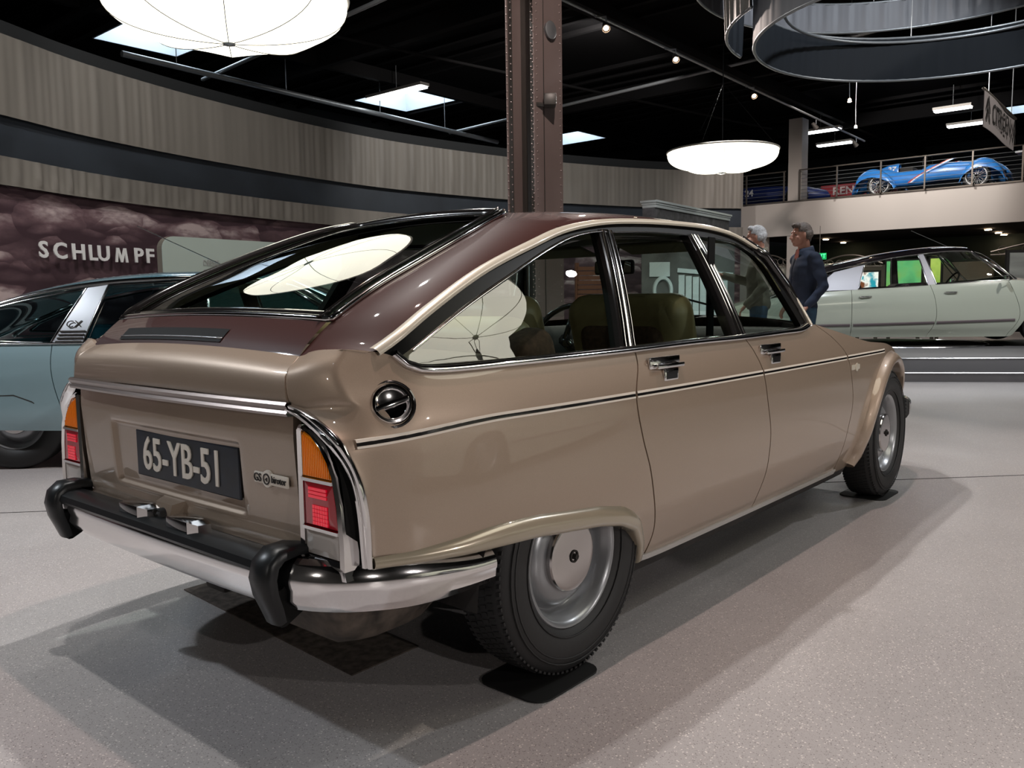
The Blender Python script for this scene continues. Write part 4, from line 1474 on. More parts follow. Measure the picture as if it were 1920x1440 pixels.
# information panel with rounded corner
a_, b_ = np.array((2.80, 6.762)), np.array((5.446, 7.072))
d_ = (b_ - a_) / np.linalg.norm(b_ - a_)
poly = [(0, .1), (0, 1.58)] + [(.15 - .15 * math.cos(q), 1.58 + .14 * math.sin(q)) for q in np.linspace(.2, PI / 2, 7)] + [(2.66, 1.72), (2.66, .1)]
ip = thing('information_panel', 'pale sage information panel with rounded corner behind the blue car', 'panel', (a_[0], a_[1], 0), math.atan2(d_[1], d_[0]))
MB().prism(poly, 0, .012, 'y').build('panel_face', M['panel_green'], ip)
MB().prism([(x - .0, z) for x, z in poly], .014, .10, 'y').build('panel_body', mat('panel_edge', (.12, .105, .085), .6), ip)
lettering('DÉESSE', .085, (.50, -.003, 1.44), (1, 0, 0), (0, 0, 1), M['back_wall'], ip, name='panel_lettering', align='LEFT', sx=.8)
lettering('FRENCH FOR "GODDESS"', .085, (.50, -.003, 1.34), (1, 0, 0), (0, 0, 1), M['back_wall'], ip, name='panel_lettering', align='LEFT', sx=.62)

# ------------------------------------------------------------ riveted steel column
M['col'] = mat('mauve_grey_steel_paint', (.19, .145, .135), .38, .25, noise=(2, .12, (1, 1, .3)))
M['col_dark'] = mat('dark_steel_paint', (.045, .040, .036), .45, .25)
cl = thing('steel_column', 'riveted steel I-section column rising behind the maroon roof', 'column', (6.125, 4.28, 0))
mb = MB()
mb.box((0, -.20, 3), (.52, .018, 6)).build('flange', M['col'], cl)
MB().box((0, .20, 3), (.52, .018, 6)).build('flange', M['col'], cl)
MB().box((0, 0, 3), (.018, .38, 6)).build('web', M['col_dark'], cl)
MB().box((-.095, -.2125, 3), (.010, .006, 6)).build('cover_joint', M['col_dark'], cl)
MB().box((-.235, -.165, 3), (.012, .06, 6)).build('angle_bar', M['col_dark'], cl)
MB().box((-.235, .165, 3), (.012, .06, 6)).build('angle_bar', M['col_dark'], cl)
mb = MB()
for z in np.arange(.1, 5.95, .085):
    for x in (-.215, .215):
        mb.lathe([(.011, 0), (.009, -.006), (.001, -.009)], (x, -.209, z), 'y', 6)
    for y in (-.19, -.15, .15, .19):
        mb.lathe([(.010, 0), (.008, -.006), (.001, -.008)], (-.2615 if abs(y) > .17 else -.241, y, z + (.04 if abs(y) > .17 else 0)), 'x', 6)
o = mb.build('rivet', M['col'], cl, smooth=True)
o['kind'] = 'stuff'
sp = MB().box((6.03, 3.98, 3.215), (.20, .14, .13), rot=.7, bev=.015).build('speaker', M['col_dark'], None, smooth=True, sharp=30)
tag(sp, 'small dark loudspeaker clamped to the riveted column', 'speaker')
mb = MB().tube([(5.90, 4.08, 3.17), (6.02, 4.02, 3.17)], .025, 6)
mb.build('bracket', M['col_dark'], sp)
mb = MB().lathe([(.001, 0), (.085, 0), (.10, -.04), (.085, -.05), (.001, -.05)], (6.13, 4.07, 4.02), 'y', 24)
o = mb.build('ceiling_horn', M['wire'], None, smooth=True, sharp=40)
tag(o, 'small round metal fixture near the top of the riveted column', 'fixture')

# ------------------------------------------------------------ pendant lamps: stretched fabric bowls
def pendant(loc, label, R=.90, D=.34, rot=0.):
    t = thing('pendant_lamp', label, 'lamp', loc, rot, 'bowl shaped fabric pendant lamps')
    mb = MB()
    rows = []
    nb = 8
    for i in range(96):
        a = 2 * PI * i / 96
        sc_ = abs(math.sin(a * nb / 2))
        row = []
        for j in range(15):
            u = j / 14
            r = R * math.sin(u * PI / 2 * 1.0)
            z = -D * (1 - u**2.0) ** .85
            z += .035 * sc_ * math.sin(u * PI) * (1.2 - u)
            r -= 0
            if u < .35:
                z -= .0 * sc_
            row.append((max(r, .001) * math.cos(a), max(r, .001) * math.sin(a), z))
        rows.append(row)
    mb.grid(rows, cu=True).build('shade', M['lamp'], t, smooth=True)
    mb = MB()
    mb.tube([(R * 1.003 * math.cos(q), R * 1.003 * math.sin(q), .008) for q in np.linspace(0, 2 * PI, 64, endpoint=False)], .016, 8, closed=True)
    mb.build('rim', M['lamp_rim'], t, smooth=True)
    MB().lathe([(.001, .012), (R, .012)], (0, 0, 0), 'z', 48).build('light_shield', M['lamp_rim'], t)  # opaque disc added to keep the bowl's light off the ceiling
    for i in range(nb):
        a = 2 * PI * i / nb
        p = [(R * math.sin(u * PI / 2) * math.cos(a), R * math.sin(u * PI / 2) * math.sin(a), -D * (1 - u**2)**.85 - .003) for u in np.linspace(.03, .995, 14)]
        MB().tube(p, .0035, 5).build('rib', M['cord'], t, smooth=True)
    MB().lathe([(.001, -D - .012), (.045, -D - .008), (.05, -D + .004), (.02, -D + .01)], (0, 0, 0), 'z', 12).build('finial', M['wire'], t, smooth=True)
    h = ZC - loc[2] - .02
    MB().tube([(0, 0, .0), (0, 0, h)], .008, 6).build('hanging_rod', M['black_matt'], t)
    for k in range(3):
        a = 2 * PI * k / 3 + .5
        MB().tube([(R * math.cos(a), R * math.sin(a), .01), (0, 0, min(1.1, h))], .003, 4).build('stay_wire', M['black_matt'], t)
    return t
pendant((1.97, 3.93, 3.30), 'large glowing fabric bowl pendant lamp at upper left', rot=.2)
pendant((11.40, 4.54, 3.36), 'glowing fabric bowl pendant lamp hanging over the two men', rot=.5)
pendant((2.2, -3.05, 3.30), 'glowing fabric bowl pendant lamp mirrored in the rear side window', rot=.1)

# ------------------------------------------------------------ lighting track with spot lamps
tk = pipe((4.5, 4.66, 4.82), (20.6, 5.25, 4.82), .022, 'long lighting track running from the column to the white pillar', name='lighting_track', cat='track', m=M['wire'])
MB().box((9.5, 4.95, 4.98), (10.5, .09, .12), rot=.03).build('track_beam', M['ceil2'], tk)
def track_lamp(loc, dirv, label, power=True):
    t = thing('track_spotlight', label, 'spotlight', loc, 0, 'spotlights on the lighting track')
    d = Vector(dirv).normalized()
    q = Vector((0, 0, -1)).rotation_difference(d)
    def tr(o):
        o.data.transform(q.to_matrix().to_4x4())
        return o
    tr(MB().lathe([(.001, .14), (.035, .13), (.045, .06), (.06, -.02), (.056, -.02), (.04, .05)], seg=16).build('housing', M['col_dark'], t, smooth=True, sharp=40))
    tr(MB().lathe([(.001, .0), (.036, .0)], seg=16).build('lamp_face', M['bulb'], t))
    dy = 4.66 + (loc[0] - 4.5) * .59 / 16.1 - loc[1]
    MB().tube([(0, 0, .08), (0, 0, .15), (0, dy * .9, .185), (0, dy, .215)], .010, 6).build('stem', M['wire'], t)
    return t
for (x, y, z, l) in [(8.08, 4.60, 4.60, 'lit track spotlight nearest the riveted column'), (10.06, 4.66, 4.60, 'lit track spotlight in the middle of the track, left of the ring curtain'),
                     (13.15, 4.80, 4.60, 'lit track spotlight above the far pendant lamp')]:
    track_lamp((x, y, z), (-.5, -.45, -.6), l)
for (x, y, z, l) in [(17.0, 5.12, 4.62, 'unlit track spotlight near the far end of the track'), (19.9, 5.22, 4.62, 'unlit track spotlight at the very end of the track')]:
    t = track_lamp((x, y, z), (.5, -.3, -.6), l)
    for c in t.children:
        if c.name.startswith('lamp_face'):
            c.data.materials[0] = M['black_gloss']
for i, (loc, l) in enumerate([((12.6, 2.9, 4.1), 'small lit lamp hanging below the ring curtain'), ((16.2, 4.0, 4.35), 'small lit lamp on a wire right of the track end')]):
    t = thing('wire_lamp', l, 'lamp', loc)
    MB().lathe([(.001, .0), (.03, .0), (.02, .05), (.001, .06)], seg=10).build('bulb', M['bulb'], t)
    MB().tube([(0, 0, .05), (.03, .02, .4), (0, 0, ZC - loc[2])], .006, 5).build('cord', M['wire'], t)

# fluorescent fittings in the far ceiling
for i, (x, ya, yb, l) in enumerate([(21.16, 2.95, 3.80, 'fluorescent light left of the banner, upper one'), (23.5, 2.9, 4.05, 'fluorescent light left of the banner, lower one partly behind it'),
                                     (21.6, 6.2, 7.3, 'fluorescent light just right of the white pillar top'), (23.85, 6.65, 7.68, 'fluorescent light below the track end'),
                                     (10.8, 10.95, 12.7, 'fluorescent light crossing the skylight left of the column')]):
    t = thing('fluorescent_light', l, 'light', (x, (ya + yb) / 2, 5.4), 0, 'fluorescent lights under the ceiling')
    MB().box((0, 0, .05), (.26, yb - ya, .06)).build('fitting', M['white_wall'], t)
    MB().box((0, 0, 0), (.20, yb - ya - .04, .04)).build('tube', M['tube'], t)
    MB().tube([(0, 0, .08), (0, 0, .58)], .008, 5).build('hanger', M['wire'], t)

# ------------------------------------------------------------ hanging ring curtains
def ring(c, r, z0, z1, label, m_out, m_in, fold=.012, a0=0, a1=2 * PI, group='ring curtains hung from the ceiling'):
    t = thing('ring_curtain', label, 'curtain', (c[0], c[1], z0), 0, group)
    for name, m, dr in (('outer_cloth', m_out, .012), ('lining', m_in, -.012)):
        n = 500
        rows = []
        full = a1 - a0 > 6.2
        for i in range(n if full else n + 1):
            a = a0 + (a1 - a0) * i / n
            d = fold * (math.sin(a * 71 + 2 * math.sin(a * 5)) + .6 * math.sin(a * 133 + 1.4 * math.sin(a * 9)))
            row = []
            for k, (z, f) in enumerate(((0, .3), (.04, .4), ((z1 - z0) * .5, 1), ((z1 - z0) - .03, .5), (z1 - z0, .3))):
                rr_ = r + dr + d * f
                row.append((rr_ * math.cos(a), rr_ * math.sin(a), z))
            rows.append(row)
        MB().grid(rows, cu=full).build(name, m, t, smooth=True)
    for z, rr_ in ((0, r), (z1 - z0, r)):
        q = np.linspace(a0, a1, 97)
        pts = [(rr_ * math.cos(a), rr_ * math.sin(a), z) for a in (q[:-1] if a1 - a0 > 6.2 else q)]
        MB().tube(pts, .016, 6, closed=a1 - a0 > 6.2).build('hoop', M['wire'], t, smooth=True)
    for k in range(5):
        a = a0 + (a1 - a0) * (k + .4) / 5
        MB().tube([(r * math.cos(a), r * math.sin(a), z1 - z0), (r * math.cos(a), r * math.sin(a), ZC - z0)], .005, 4).build('hanging_wire', M['wire'], t)
    return t
rg = ring((7.12, .02), 1.84, 3.40, 3.86, 'large dark lined ring curtain hanging at upper right', M['drape_out'], M['drape_dark'], fold=.0022)
MB().tube([(.23 + 1.58 * math.cos(q), .08 + 1.58 * math.sin(q), .41) for q in np.linspace(0, 2 * PI, 96, endpoint=False)], .016, 6, closed=True).build('inner_hoop', M['wire'], rg, smooth=True)
ring((7.55, .50), 2.22, 4.24, 4.58, 'higher grey ring curtain seen inside the large one', M['drape'], M['drape_out'], fold=.012)
ring((7.55, .38), 1.97, 3.66, 4.7, 'silver ring curtain glimpsed left of the large dark one', M['drape'], M['drape_dark'], fold=.02, a0=PI * .52, a1=PI * .80)

# ------------------------------------------------------------ hanging banner
bn = thing('hanging_banner', 'grey hanging banner with double chevrons and a carmaker name at the right edge', 'banner', (10.55, .328, 3.31), math.atan2(.06, 2.2))
rows = [[(x, .015 * math.sin(x * 2.5), z) for z in (-.41, -.2, 0)] for x in np.linspace(-1.09, 1.11, 12)]
mb = MB().grid(rows)
mb.grid([[(x, y + .006, z) for x, y, z in r] for r in rows])
mb.build('cloth', mat('banner_cloth', (.27, .235, .225), .8), bn)
MB().tube([(-1.12, 0, .015), (1.14, 0, .015)], .018, 8).build('pole', M['steel'], bn, smooth=True)
for x in (-.8, .8):
    MB().tube([(x, 0, .02), (x, 0, 2.65)], .005, 4).build('wire', M['wire'], bn)
lettering('CITROËN', .34, (.0, -.024, -.205), (1, 0, 0), (0, 0, 1), M['interior'], bn, name='banner_lettering', sx=.88)
for x in (-.90, .92):
    mb = MB()
    for z in (-.30, -.18):
        mb.prism([(x - .10, z), (x, z + .14), (x + .10, z), (x + .10, z - .05), (x, z + .09), (x - .10, z - .05)], -.026, -.020, 'y')
    mb.build('chevron', M['interior'], bn)

# ------------------------------------------------------------ mezzanine
mz = thing('mezzanine', 'raised gallery floor with off-white edge along the far end of the hall', 'gallery', (20.4, -2, 0))
MB().box((.06, .6, 3.0), (.12, 19.8, .88)).build('gallery_fascia', M['white_wall'], mz)
MB().box((2.4, .6, 3.0), (4.5, 19.8, .86)).build('gallery_slab', M['ceil2'], mz)
MB().box((-.01, .6, 3.46), (.04, 19.8, .035)).build('edge_strip', M['steel'], mz)
struct(MB().box((20.62, 6.96, 4.525), (.42, .36, 2.15)).build('wall_pillar', M['white_wall']))
struct(MB().box((20.62, 6.96, 1.275), (.42, .36, 2.55)).build('wall_pillar', M['white_wall']))
struct(MB().box((20.6, 8.4, 1.30), (.3, 1.24, 2.6)).build('wall_pier', M['white_wall']))
struct(MB().box((20.9, 7.2, .9), (.16, 2.2, 1.8)).build('wall_low', M['cream_wall']))
struct(MB().box((23.5, 4.6, .9), (.16, 3.6, 1.8)).build('wall_screen', M['cream_wall']))
struct(MB().box((25.4, -1, 1.3), (.2, 22, 2.6)).build('wall_under_gallery', mat('dark_green_wall', (.012, .022, .014), .7, noise=(.6, .5, (1, 1, 1)))))
# downlights under the gallery
for (x, y, l) in [(22.6, 6.9, 'downlight under the gallery just right of the navy jacket'), (24.6, 7.1, 'smaller downlight under the gallery, second to the right of the navy jacket'),
                  (22.4, 2.75, 'downlight under the gallery at right, leftmost of the group'), (23.9, 2.8, 'downlight under the gallery at right, second of the group'),
                  (24.9, 2.85, 'downlight under the gallery at right, hindmost of the group'), (22.9, 1.7, 'downlight under the gallery at the extreme right edge')]:
    t = thing('downlight', l, 'light', (x, y, 2.55), 0, 'downlights under the gallery')
    MB().lathe([(.001, 0), (.06, 0), (.075, -.012), (.08, 0)], seg=14).build('lamp_face', M['bulb'], t)
es = thing('exit_sign', 'small green EXIT sign below the gallery right of the navy jacket', 'sign', (18.0, 5.35, 1.87), .1)
MB().box((0, 0, 0), (.03, .30, .15)).build('sign_box', mat('exit_green', (.0, .12, .03), .5, emit=(.02, 1, .25), estr=.35), es)
lettering('EXIT', .14, (-.018, 0, 0), (0, -1, 0), (0, 0, 1), mat('exit_letter', (.05, .8, .2), .5, emit=(.1, 1, .4), estr=1.6), es, name='sign_lettering')
MB().tube([(0, 0, .07), (0, 0, .7)], .008, 5).build('rod', M['steel'], es)
# iron scroll fence behind
def scroll(x, y0, y1, z, label):
    t = thing('iron_arch', label, 'ironwork', (x, 0, 0))
    n = 20
    top = [(0, y0 + (y1 - y0) * k / n, z + .22 * math.sin(PI * k / n)) for k in range(n + 1)]
    MB().tube(top, .018, 6).build('arch_bar', M['steel'], t)
    MB().tube([(0, y0, z - .06), (0, y1, z - .06)], .018, 6).build('lower_bar', M['steel'], t)
    for k in range(7):
        yc = y0 + (y1 - y0) * (k + .5) / 7
        MB().tube([(0, yc + .08 * math.cos(q), z + .03 + .08 * math.sin(q)) for q in np.linspace(0, 2 * PI, 14, endpoint=False)], .010, 5, closed=True).build('scroll', M['steel'], t)
    return t
scroll(20.7, 7.2, 8.3, 1.86, 'dark iron scroll arch behind the grey haired man')
scroll(18.2, 4.0, 5.5, 1.66, 'dark iron scroll arch above the tail of the white saloon')
scroll(17.4, -1.2, 1.7, 1.78, 'dark iron scroll arch at the right edge above the landscape picture')

# railing
rl = thing('railing', 'steel railing with thin horizontal wires along the gallery edge', 'railing', (20.3, 0, 3.47))
for y in (8.26, 7.20, 6.78, 5.81, 4.74, 3.73, 2.71, 1.70, .68, -.35, -1.4):
    MB().box((0, y, .38), (.03, .035, .76)).build('post', M['steel'], rl)
for ya, yb in ((8.4, 7.16), (6.80, -2.5)):
    MB().tube([(0, ya, .77), (0, (ya + yb) / 2, .77), (0, yb, .77)], .018, 6).build('handrail', M['steel'], rl)
    for k in range(7):
        MB().tube([(0, ya, .07 + k * .095), (0, yb, .07 + k * .095)], .0055, 5).build('rail_wire', M['wire'], rl)

# partition with the old-car picture
pt = thing('partition', 'dark grey speckled partition with pale cornice behind the maroon roof', 'partition', (9.185, 4.498, 0), math.atan2(4.784 - 4.498, 12.167 - 9.185))
Lp = 3.0
MB().box((Lp / 2, .1, 1.16), (Lp, .2, 2.32)).build('panel_body', mat('grey_stone_board', (.045, .045, .048), .7, noise=(9, .7, (1, 1, 1))), pt)
mb = MB()
mb.box((Lp / 2, .09, 2.385), (Lp + .06, .27, .03))
mb.box((Lp / 2, .09, 2.355), (Lp + .03, .24, .03))
mb.box((Lp / 2, .09, 2.32), (Lp + .01, .22, .05))
o = mb.build('cornice', mat('pale_cornice', (.30, .33, .33), .5), pt)
o['kind'] = 'stuff'
# picture of an old car front: flat print on a board, seen through the windows
pb = thing('picture_board', 'tall black and white picture of a vintage car front seen through the car windows', 'picture', (6.95, 3.28, 0), -.86)
MB().box((.50, .02, .86), (1.10, .03, 1.72)).build('board', mat('picture_ground', (.10, .105, .10), .6, noise=(3, .5, (1, 1, 1))), pb)
wh = mat('picture_white', (.60, .70, .70), .6)
for k in range(7):
    MB().box((.42 + .085 * k, -.002, .93 - .012 * k), (.070, .012, .62), bev=.0).build('grille_bar', wh, pb)
MB().box((.70, -.004, 1.265), (.66, .014, .05), tilt=.10).build('shell_top', wh, pb)
mb = MB()
mb.tube([(.20 + .10 * math.cos(q), -.004, 1.06 + .15 * math.sin(q)) for q in np.linspace(0, 2 * PI, 30, endpoint=False)], .024, 5, closed=True)
mb.build('headlamp_print', wh, pb)
MB().box((.16, -.004, 1.31), (.24, .012, .17)).build('fender_print', wh, pb)
lb = thing('louvred_crate', 'orange brown slatted crate seen through the rear side window', 'crate', (8.62, 5.15, 0), -.55)
for k in range(13):
    MB().box((0, 0, .60 + k * .068), (.62, .05, .055)).build('slat', mat('slat_brown', (.22, .09, .05), .6) if k == 0 else bpy.data.materials['slat_brown'], lb)
for s in (-1, 1):
    MB().box((s * .30, .03, .75), (.05, .05, 1.5)).build('upright', bpy.data.materials['slat_brown'], lb)

# ------------------------------------------------------------ rubber pads and mat on the floor
M['pad'] = mat('black_rubber_pad', (.006, .006, .006), .6)
def rpoly(cx, cy, w, h, r, rot=0):
    pts = []
    for (sx_, sy_, a0) in ((1, 1, 0), (-1, 1, PI / 2), (-1, -1, PI), (1, -1, 3 * PI / 2)):
        for q in np.linspace(a0, a0 + PI / 2, 6):
            pts.append((sx_ * (w / 2 - r) + r * math.cos(q), sy_ * (h / 2 - r) + r * math.sin(q)))
    ca, sa = math.cos(rot), math.sin(rot)
    return [(cx + x * ca - y * sa, cy + x * sa + y * ca) for x, y in pts]
for (x, y, l) in ((-.045, -.675, 'black rubber pad under the near rear wheel'), (2.56, -.690, 'black rubber pad under the near front wheel'), (-.0, .675, 'black rubber pad under the far rear wheel'), (2.56, .690, 'black rubber pad under the far front wheel')):
    o = MB().prism(rpoly(x, y, .27, .22, .045), 0, .005, 'z').build('tyre_pad', M['pad'])
    tag(o, l, 'pad', 'rubber pads under the tyres')
o = MB().prism([(-.36, -.29), (-.12, -.29), (-.06, .70), (-.30, .70)], 0, .004, 'z').build('floor_mat', mat('dirty_brown_mat', (.075, .060, .050), .9, noise=(40, .5, (1, 1, 1))))
tag(o, 'dirty brown mat lying on the floor below the tail of the car', 'mat')

# ============================================================ the other cars
def other_car(S, parent):
    """S: dict of curves in (x,z); builds panels, roof, glazing, trim, wheels as parts of parent"""
    P, sec, slope, zb = pchip(*S['plan']), pchip(*S['sec']), S['slope'], S['zbelt']
    def W(x, z):
        zz = zb(x)
        if z <= zz:
            return P(x) + sec((z - .15) / (zz - .15))
        h = z - zz
        return P(x) + sec(1) - slope * h - .35 * h * h
    paint, rpaint = S['paint'], S['roof_paint']
    gaps, bot, top, names = S['gaps'], S['bottom'], S['top'], S['names']
    for s in (-1, 1):
        for k in range(len(gaps) - 1):
            g0, g1 = shift(gaps[k], .003), shift(gaps[k + 1], -.003)
            xa, xb = g0[0][0], g1[0][0]
            ta, tb = g0[-1][0], g1[-1][0]
            bb = [g0[0]] + [p for p in bot if xa + .01 < p[0] < xb - .01] + [g1[0]]
            tt = [g0[-1]] + [(x, top(x)) for x in np.linspace(ta, tb, 12)[1:-1]] + [g1[-1]]
            nu = 40 if len(bb) > 8 else 18
            panel(names[k], bb, tt, g0, g1, nu, 16, s, paint, parent, W=W, lip=.012, straight=('b',))
        # trim strips
        for (xa, xb, z0, z1, hw, m) in S['strips']:
            mb = MB()
            strip_on_side(mb, [(x, z0 + (z1 - z0) * (x - xa) / (xb - xa)) for x in np.linspace(xa, xb, 24)], hw, s, W=W, off=.008, bulge=.004)
            mb.build('side_trim', m, parent, smooth=True, sharp=50)
        # pillars and panes
        for (poly, m) in S['pillars']:
            (x0, z0), (x1, z1), (x2, z2), (x3, z3) = poly     # bottom left, bottom right, top right, top left
            rows = []
            for k in range(8):
                v = k / 7
                a = np.array((x0, z0)) * (1 - v) + np.array((x3, z3)) * v
                b = np.array((x1, z1)) * (1 - v) + np.array((x2, z2)) * v
                rows.append([(a[0], s * (W(*a) - .03), a[1])] + [(lambda p: (p[0], s * (W(*p) + .002), p[1]))(a + (b - a) * q / 3) for q in range(4)] + [(b[0], s * (W(*b) - .03), b[1])])
            MB().grid(rows).build('door_pillar', m, parent, smooth=True, sharp=40)
        for (bt, tp, lf, rt) in S['panes']:
            panel('side_window', bt, tp, lf, rt, 10, 8, s, S['glass'], parent, W=W, off=-.012, lip=0)
            mb = MB()
            loop = spline(bt, 8) + spline(rt, 6)[1:] + spline(tp, 8)[::-1][1:] + spline(lf, 6)[::-1][1:]
            strip_on_side(mb, loop, .007, s, W=W, off=.004, bulge=.002)
            mb.build('window_chrome', S['chrome'], parent, smooth=True, sharp=50)
        mb = MB()
        strip_on_side(mb, spline(S['drip'], 40), .009, s, W=W, off=.01, bulge=.004)
        mb.build('drip_moulding', S['chrome'], parent, smooth=True, sharp=50)
        for (hx, hz) in S['handles']:
            mb = MB()
            mb.tube([(hx - .08, s * (W(hx - .08, hz) + .006), hz - .004), (hx - .05, s * (W(hx, hz) + .024), hz), (hx + .06, s * (W(hx, hz) + .024), hz), (hx + .08, s * (W(hx + .08, hz) + .004), hz + .004)], .010, 6)
            mb.build('door_handle', M['chrome'], parent, smooth=True)
        for wx in S['wheels']:
            wheel(parent, wx, s * (P(wx) - .13), .308, s, simple=True)
            mb = MB()
            y0, y1 = s * .45, s * (P(wx) - .06)
            mb.lathe([(.02, y0), (.385, y0), (.385, y1)], (wx, 0, .30), 'y', 20, a0=-.2, a1=PI + .2)
            mb.build('wheel_housing', M['under'], parent, smooth=True)
    # roof
    dr = S['drip']
    xs = np.linspace(S['roof_x'][0], S['roof_x'][1], 20)
    zdr = pchip([p[0] for p in dr], [p[1] for p in dr])
    rows = []
    for x in xs:
        zd = zdr(x)
        w = W(x, zd)
        row = []
        for j in range(17):
            t = -1 + j / 8
            row.append((x, w * t, zd + S['dome'] * (1 - abs(t)**2.5)**.7))
        rows.append(row)
    MB().grid(rows).build('roof', rpaint, parent, smooth=True)
    # windscreen and rear window: from roof edge to the base line
    for name, xr, (xbse, zbse, bow), m in (('windscreen', S['roof_x'][1], S['screen'], S['glass']), ('rear_window', S['roof_x'][0], S['rear_screen'], S['glass'])):
        zd = zdr(xr)
        w1, w0 = W(xr, zd), W(xbse, zbse)
        rows = []
        for k in range(9):
            v = k / 8
            row = []
            for j in range(13):
                t = -1 + j / 6
                b = 1 - t * t
                row.append((xr * v + (xbse + bow * b) * (1 - v), t * (w1 * v + w0 * (1 - v)), (zd + S['dome'] * b) * v + (zbse + .03 * b) * (1 - v)))
            rows.append(row)
        MB().grid(rows).build(name, m, parent, smooth=True)
        for s in (-1, 1):
            MB().tube([(xr, s * w1, zd), ((xr + xbse) / 2, s * (w1 + w0) / 2 * 1.005, (zd + zbse) / 2), (xbse, s * w0, zbse)], .016, 8).build('screen_post', S['chrome'], parent, smooth=True)
    # bonnet and boot decks
    for name, xa, xb, lift, bow in (('bonnet', S['screen'][0] - .06, S['ends'][1], S['lift'], S['screen'][2]), ('boot_lid', S['ends'][0], S['rear_screen'][0] + .02, .03, 0)):
        rows = []
        for x in np.linspace(xa, xb, 14):
            w = W(x, top(x)) - .002
            row = []
            for j in range(15):
                t = -1 + j / 7
                b = 1 - abs(t)**2.2
                row.append((x + (bow * b * max(0, 1 - (x - xa) / .5) if name == 'bonnet' else 0), w * t, top(x) + lift * b))
            rows.append(row)
        MB().grid(rows).build(name, paint, parent, smooth=True)
    for (x, d) in ((S['ends'][0], -1), (S['ends'][1], 1)):
        zt, zl = top(x), bot[0][1] if d < 0 else bot[-1][1]
        rows = []
        for k in range(6):
            z = zl + (zt - zl) * k / 5
            rows.append([(x + d * .12 * (1 - t * t), t * W(x, z), z + (S['lift'] if d > 0 else .03) * (1 - abs(t)**2.2) * (k / 5)) for t in np.linspace(-1, 1, 13)])
        MB().grid(rows).build('front_panel' if d > 0 else 'tail_panel', paint, parent, smooth=True)
        mb = MB()
        mb.tube([(x - d * .15, -W(x, .4) - .04, .40), (x + d * .06, -W(x, .4) - .01, .40), (x + d * .18, 0, .40), (x + d * .06, W(x, .4) + .01, .40), (x - d * .15, W(x, .4) + .04, .40)], .05, 8, flat=(.5, 1))
        mb.build('bumper', M['chrome'], parent, smooth=True)
    # inside
    xa, xb = S['screen'][0], S['rear_screen'][0]
    wf = P(1.2) - .12
    MB().box(((S['ends'][0] + S['ends'][1]) / 2, 0, .22), (S['ends'][1] - S['ends'][0] - .6, 2 * wf - .3, .10)).build('floor_pan', M['under'], parent)
    for (sxx, tl) in ((S['seat_rear'], -.25), (S['seat_front'], -.25)):
        sr = soft('seat', (sxx, 0, .62), (.16, 2 * wf - .1, .50), S['seat'], parent, tilt=tl, bev=.06)
        soft('seat_cushion', (sxx + .30, 0, .40), (.50, 2 * wf - .1, .16), S['seat'], sr, bev=.06)
    soft('dashboard', (xa - .12, 0, top(xa) - .06), (.34, 2 * wf, .16), M['interior'], parent)
    mb = MB()
    cw = Vector((xa - .42, .34, top(xa) - .02))
    ax = Vector((-.8, 0, .5)).normalized()
    b_ = ax.cross(Vector((0, 1, 0)))
    mb.tube([cw + (Vector((0, 1, 0)) * math.cos(q) + b_ * math.sin(q)) * .19 for q in np.linspace(0, 2 * PI, 24, endpoint=False)], .013, 6, closed=True)
    mb.build('steering_wheel', M['interior'], parent, smooth=True)
    return W

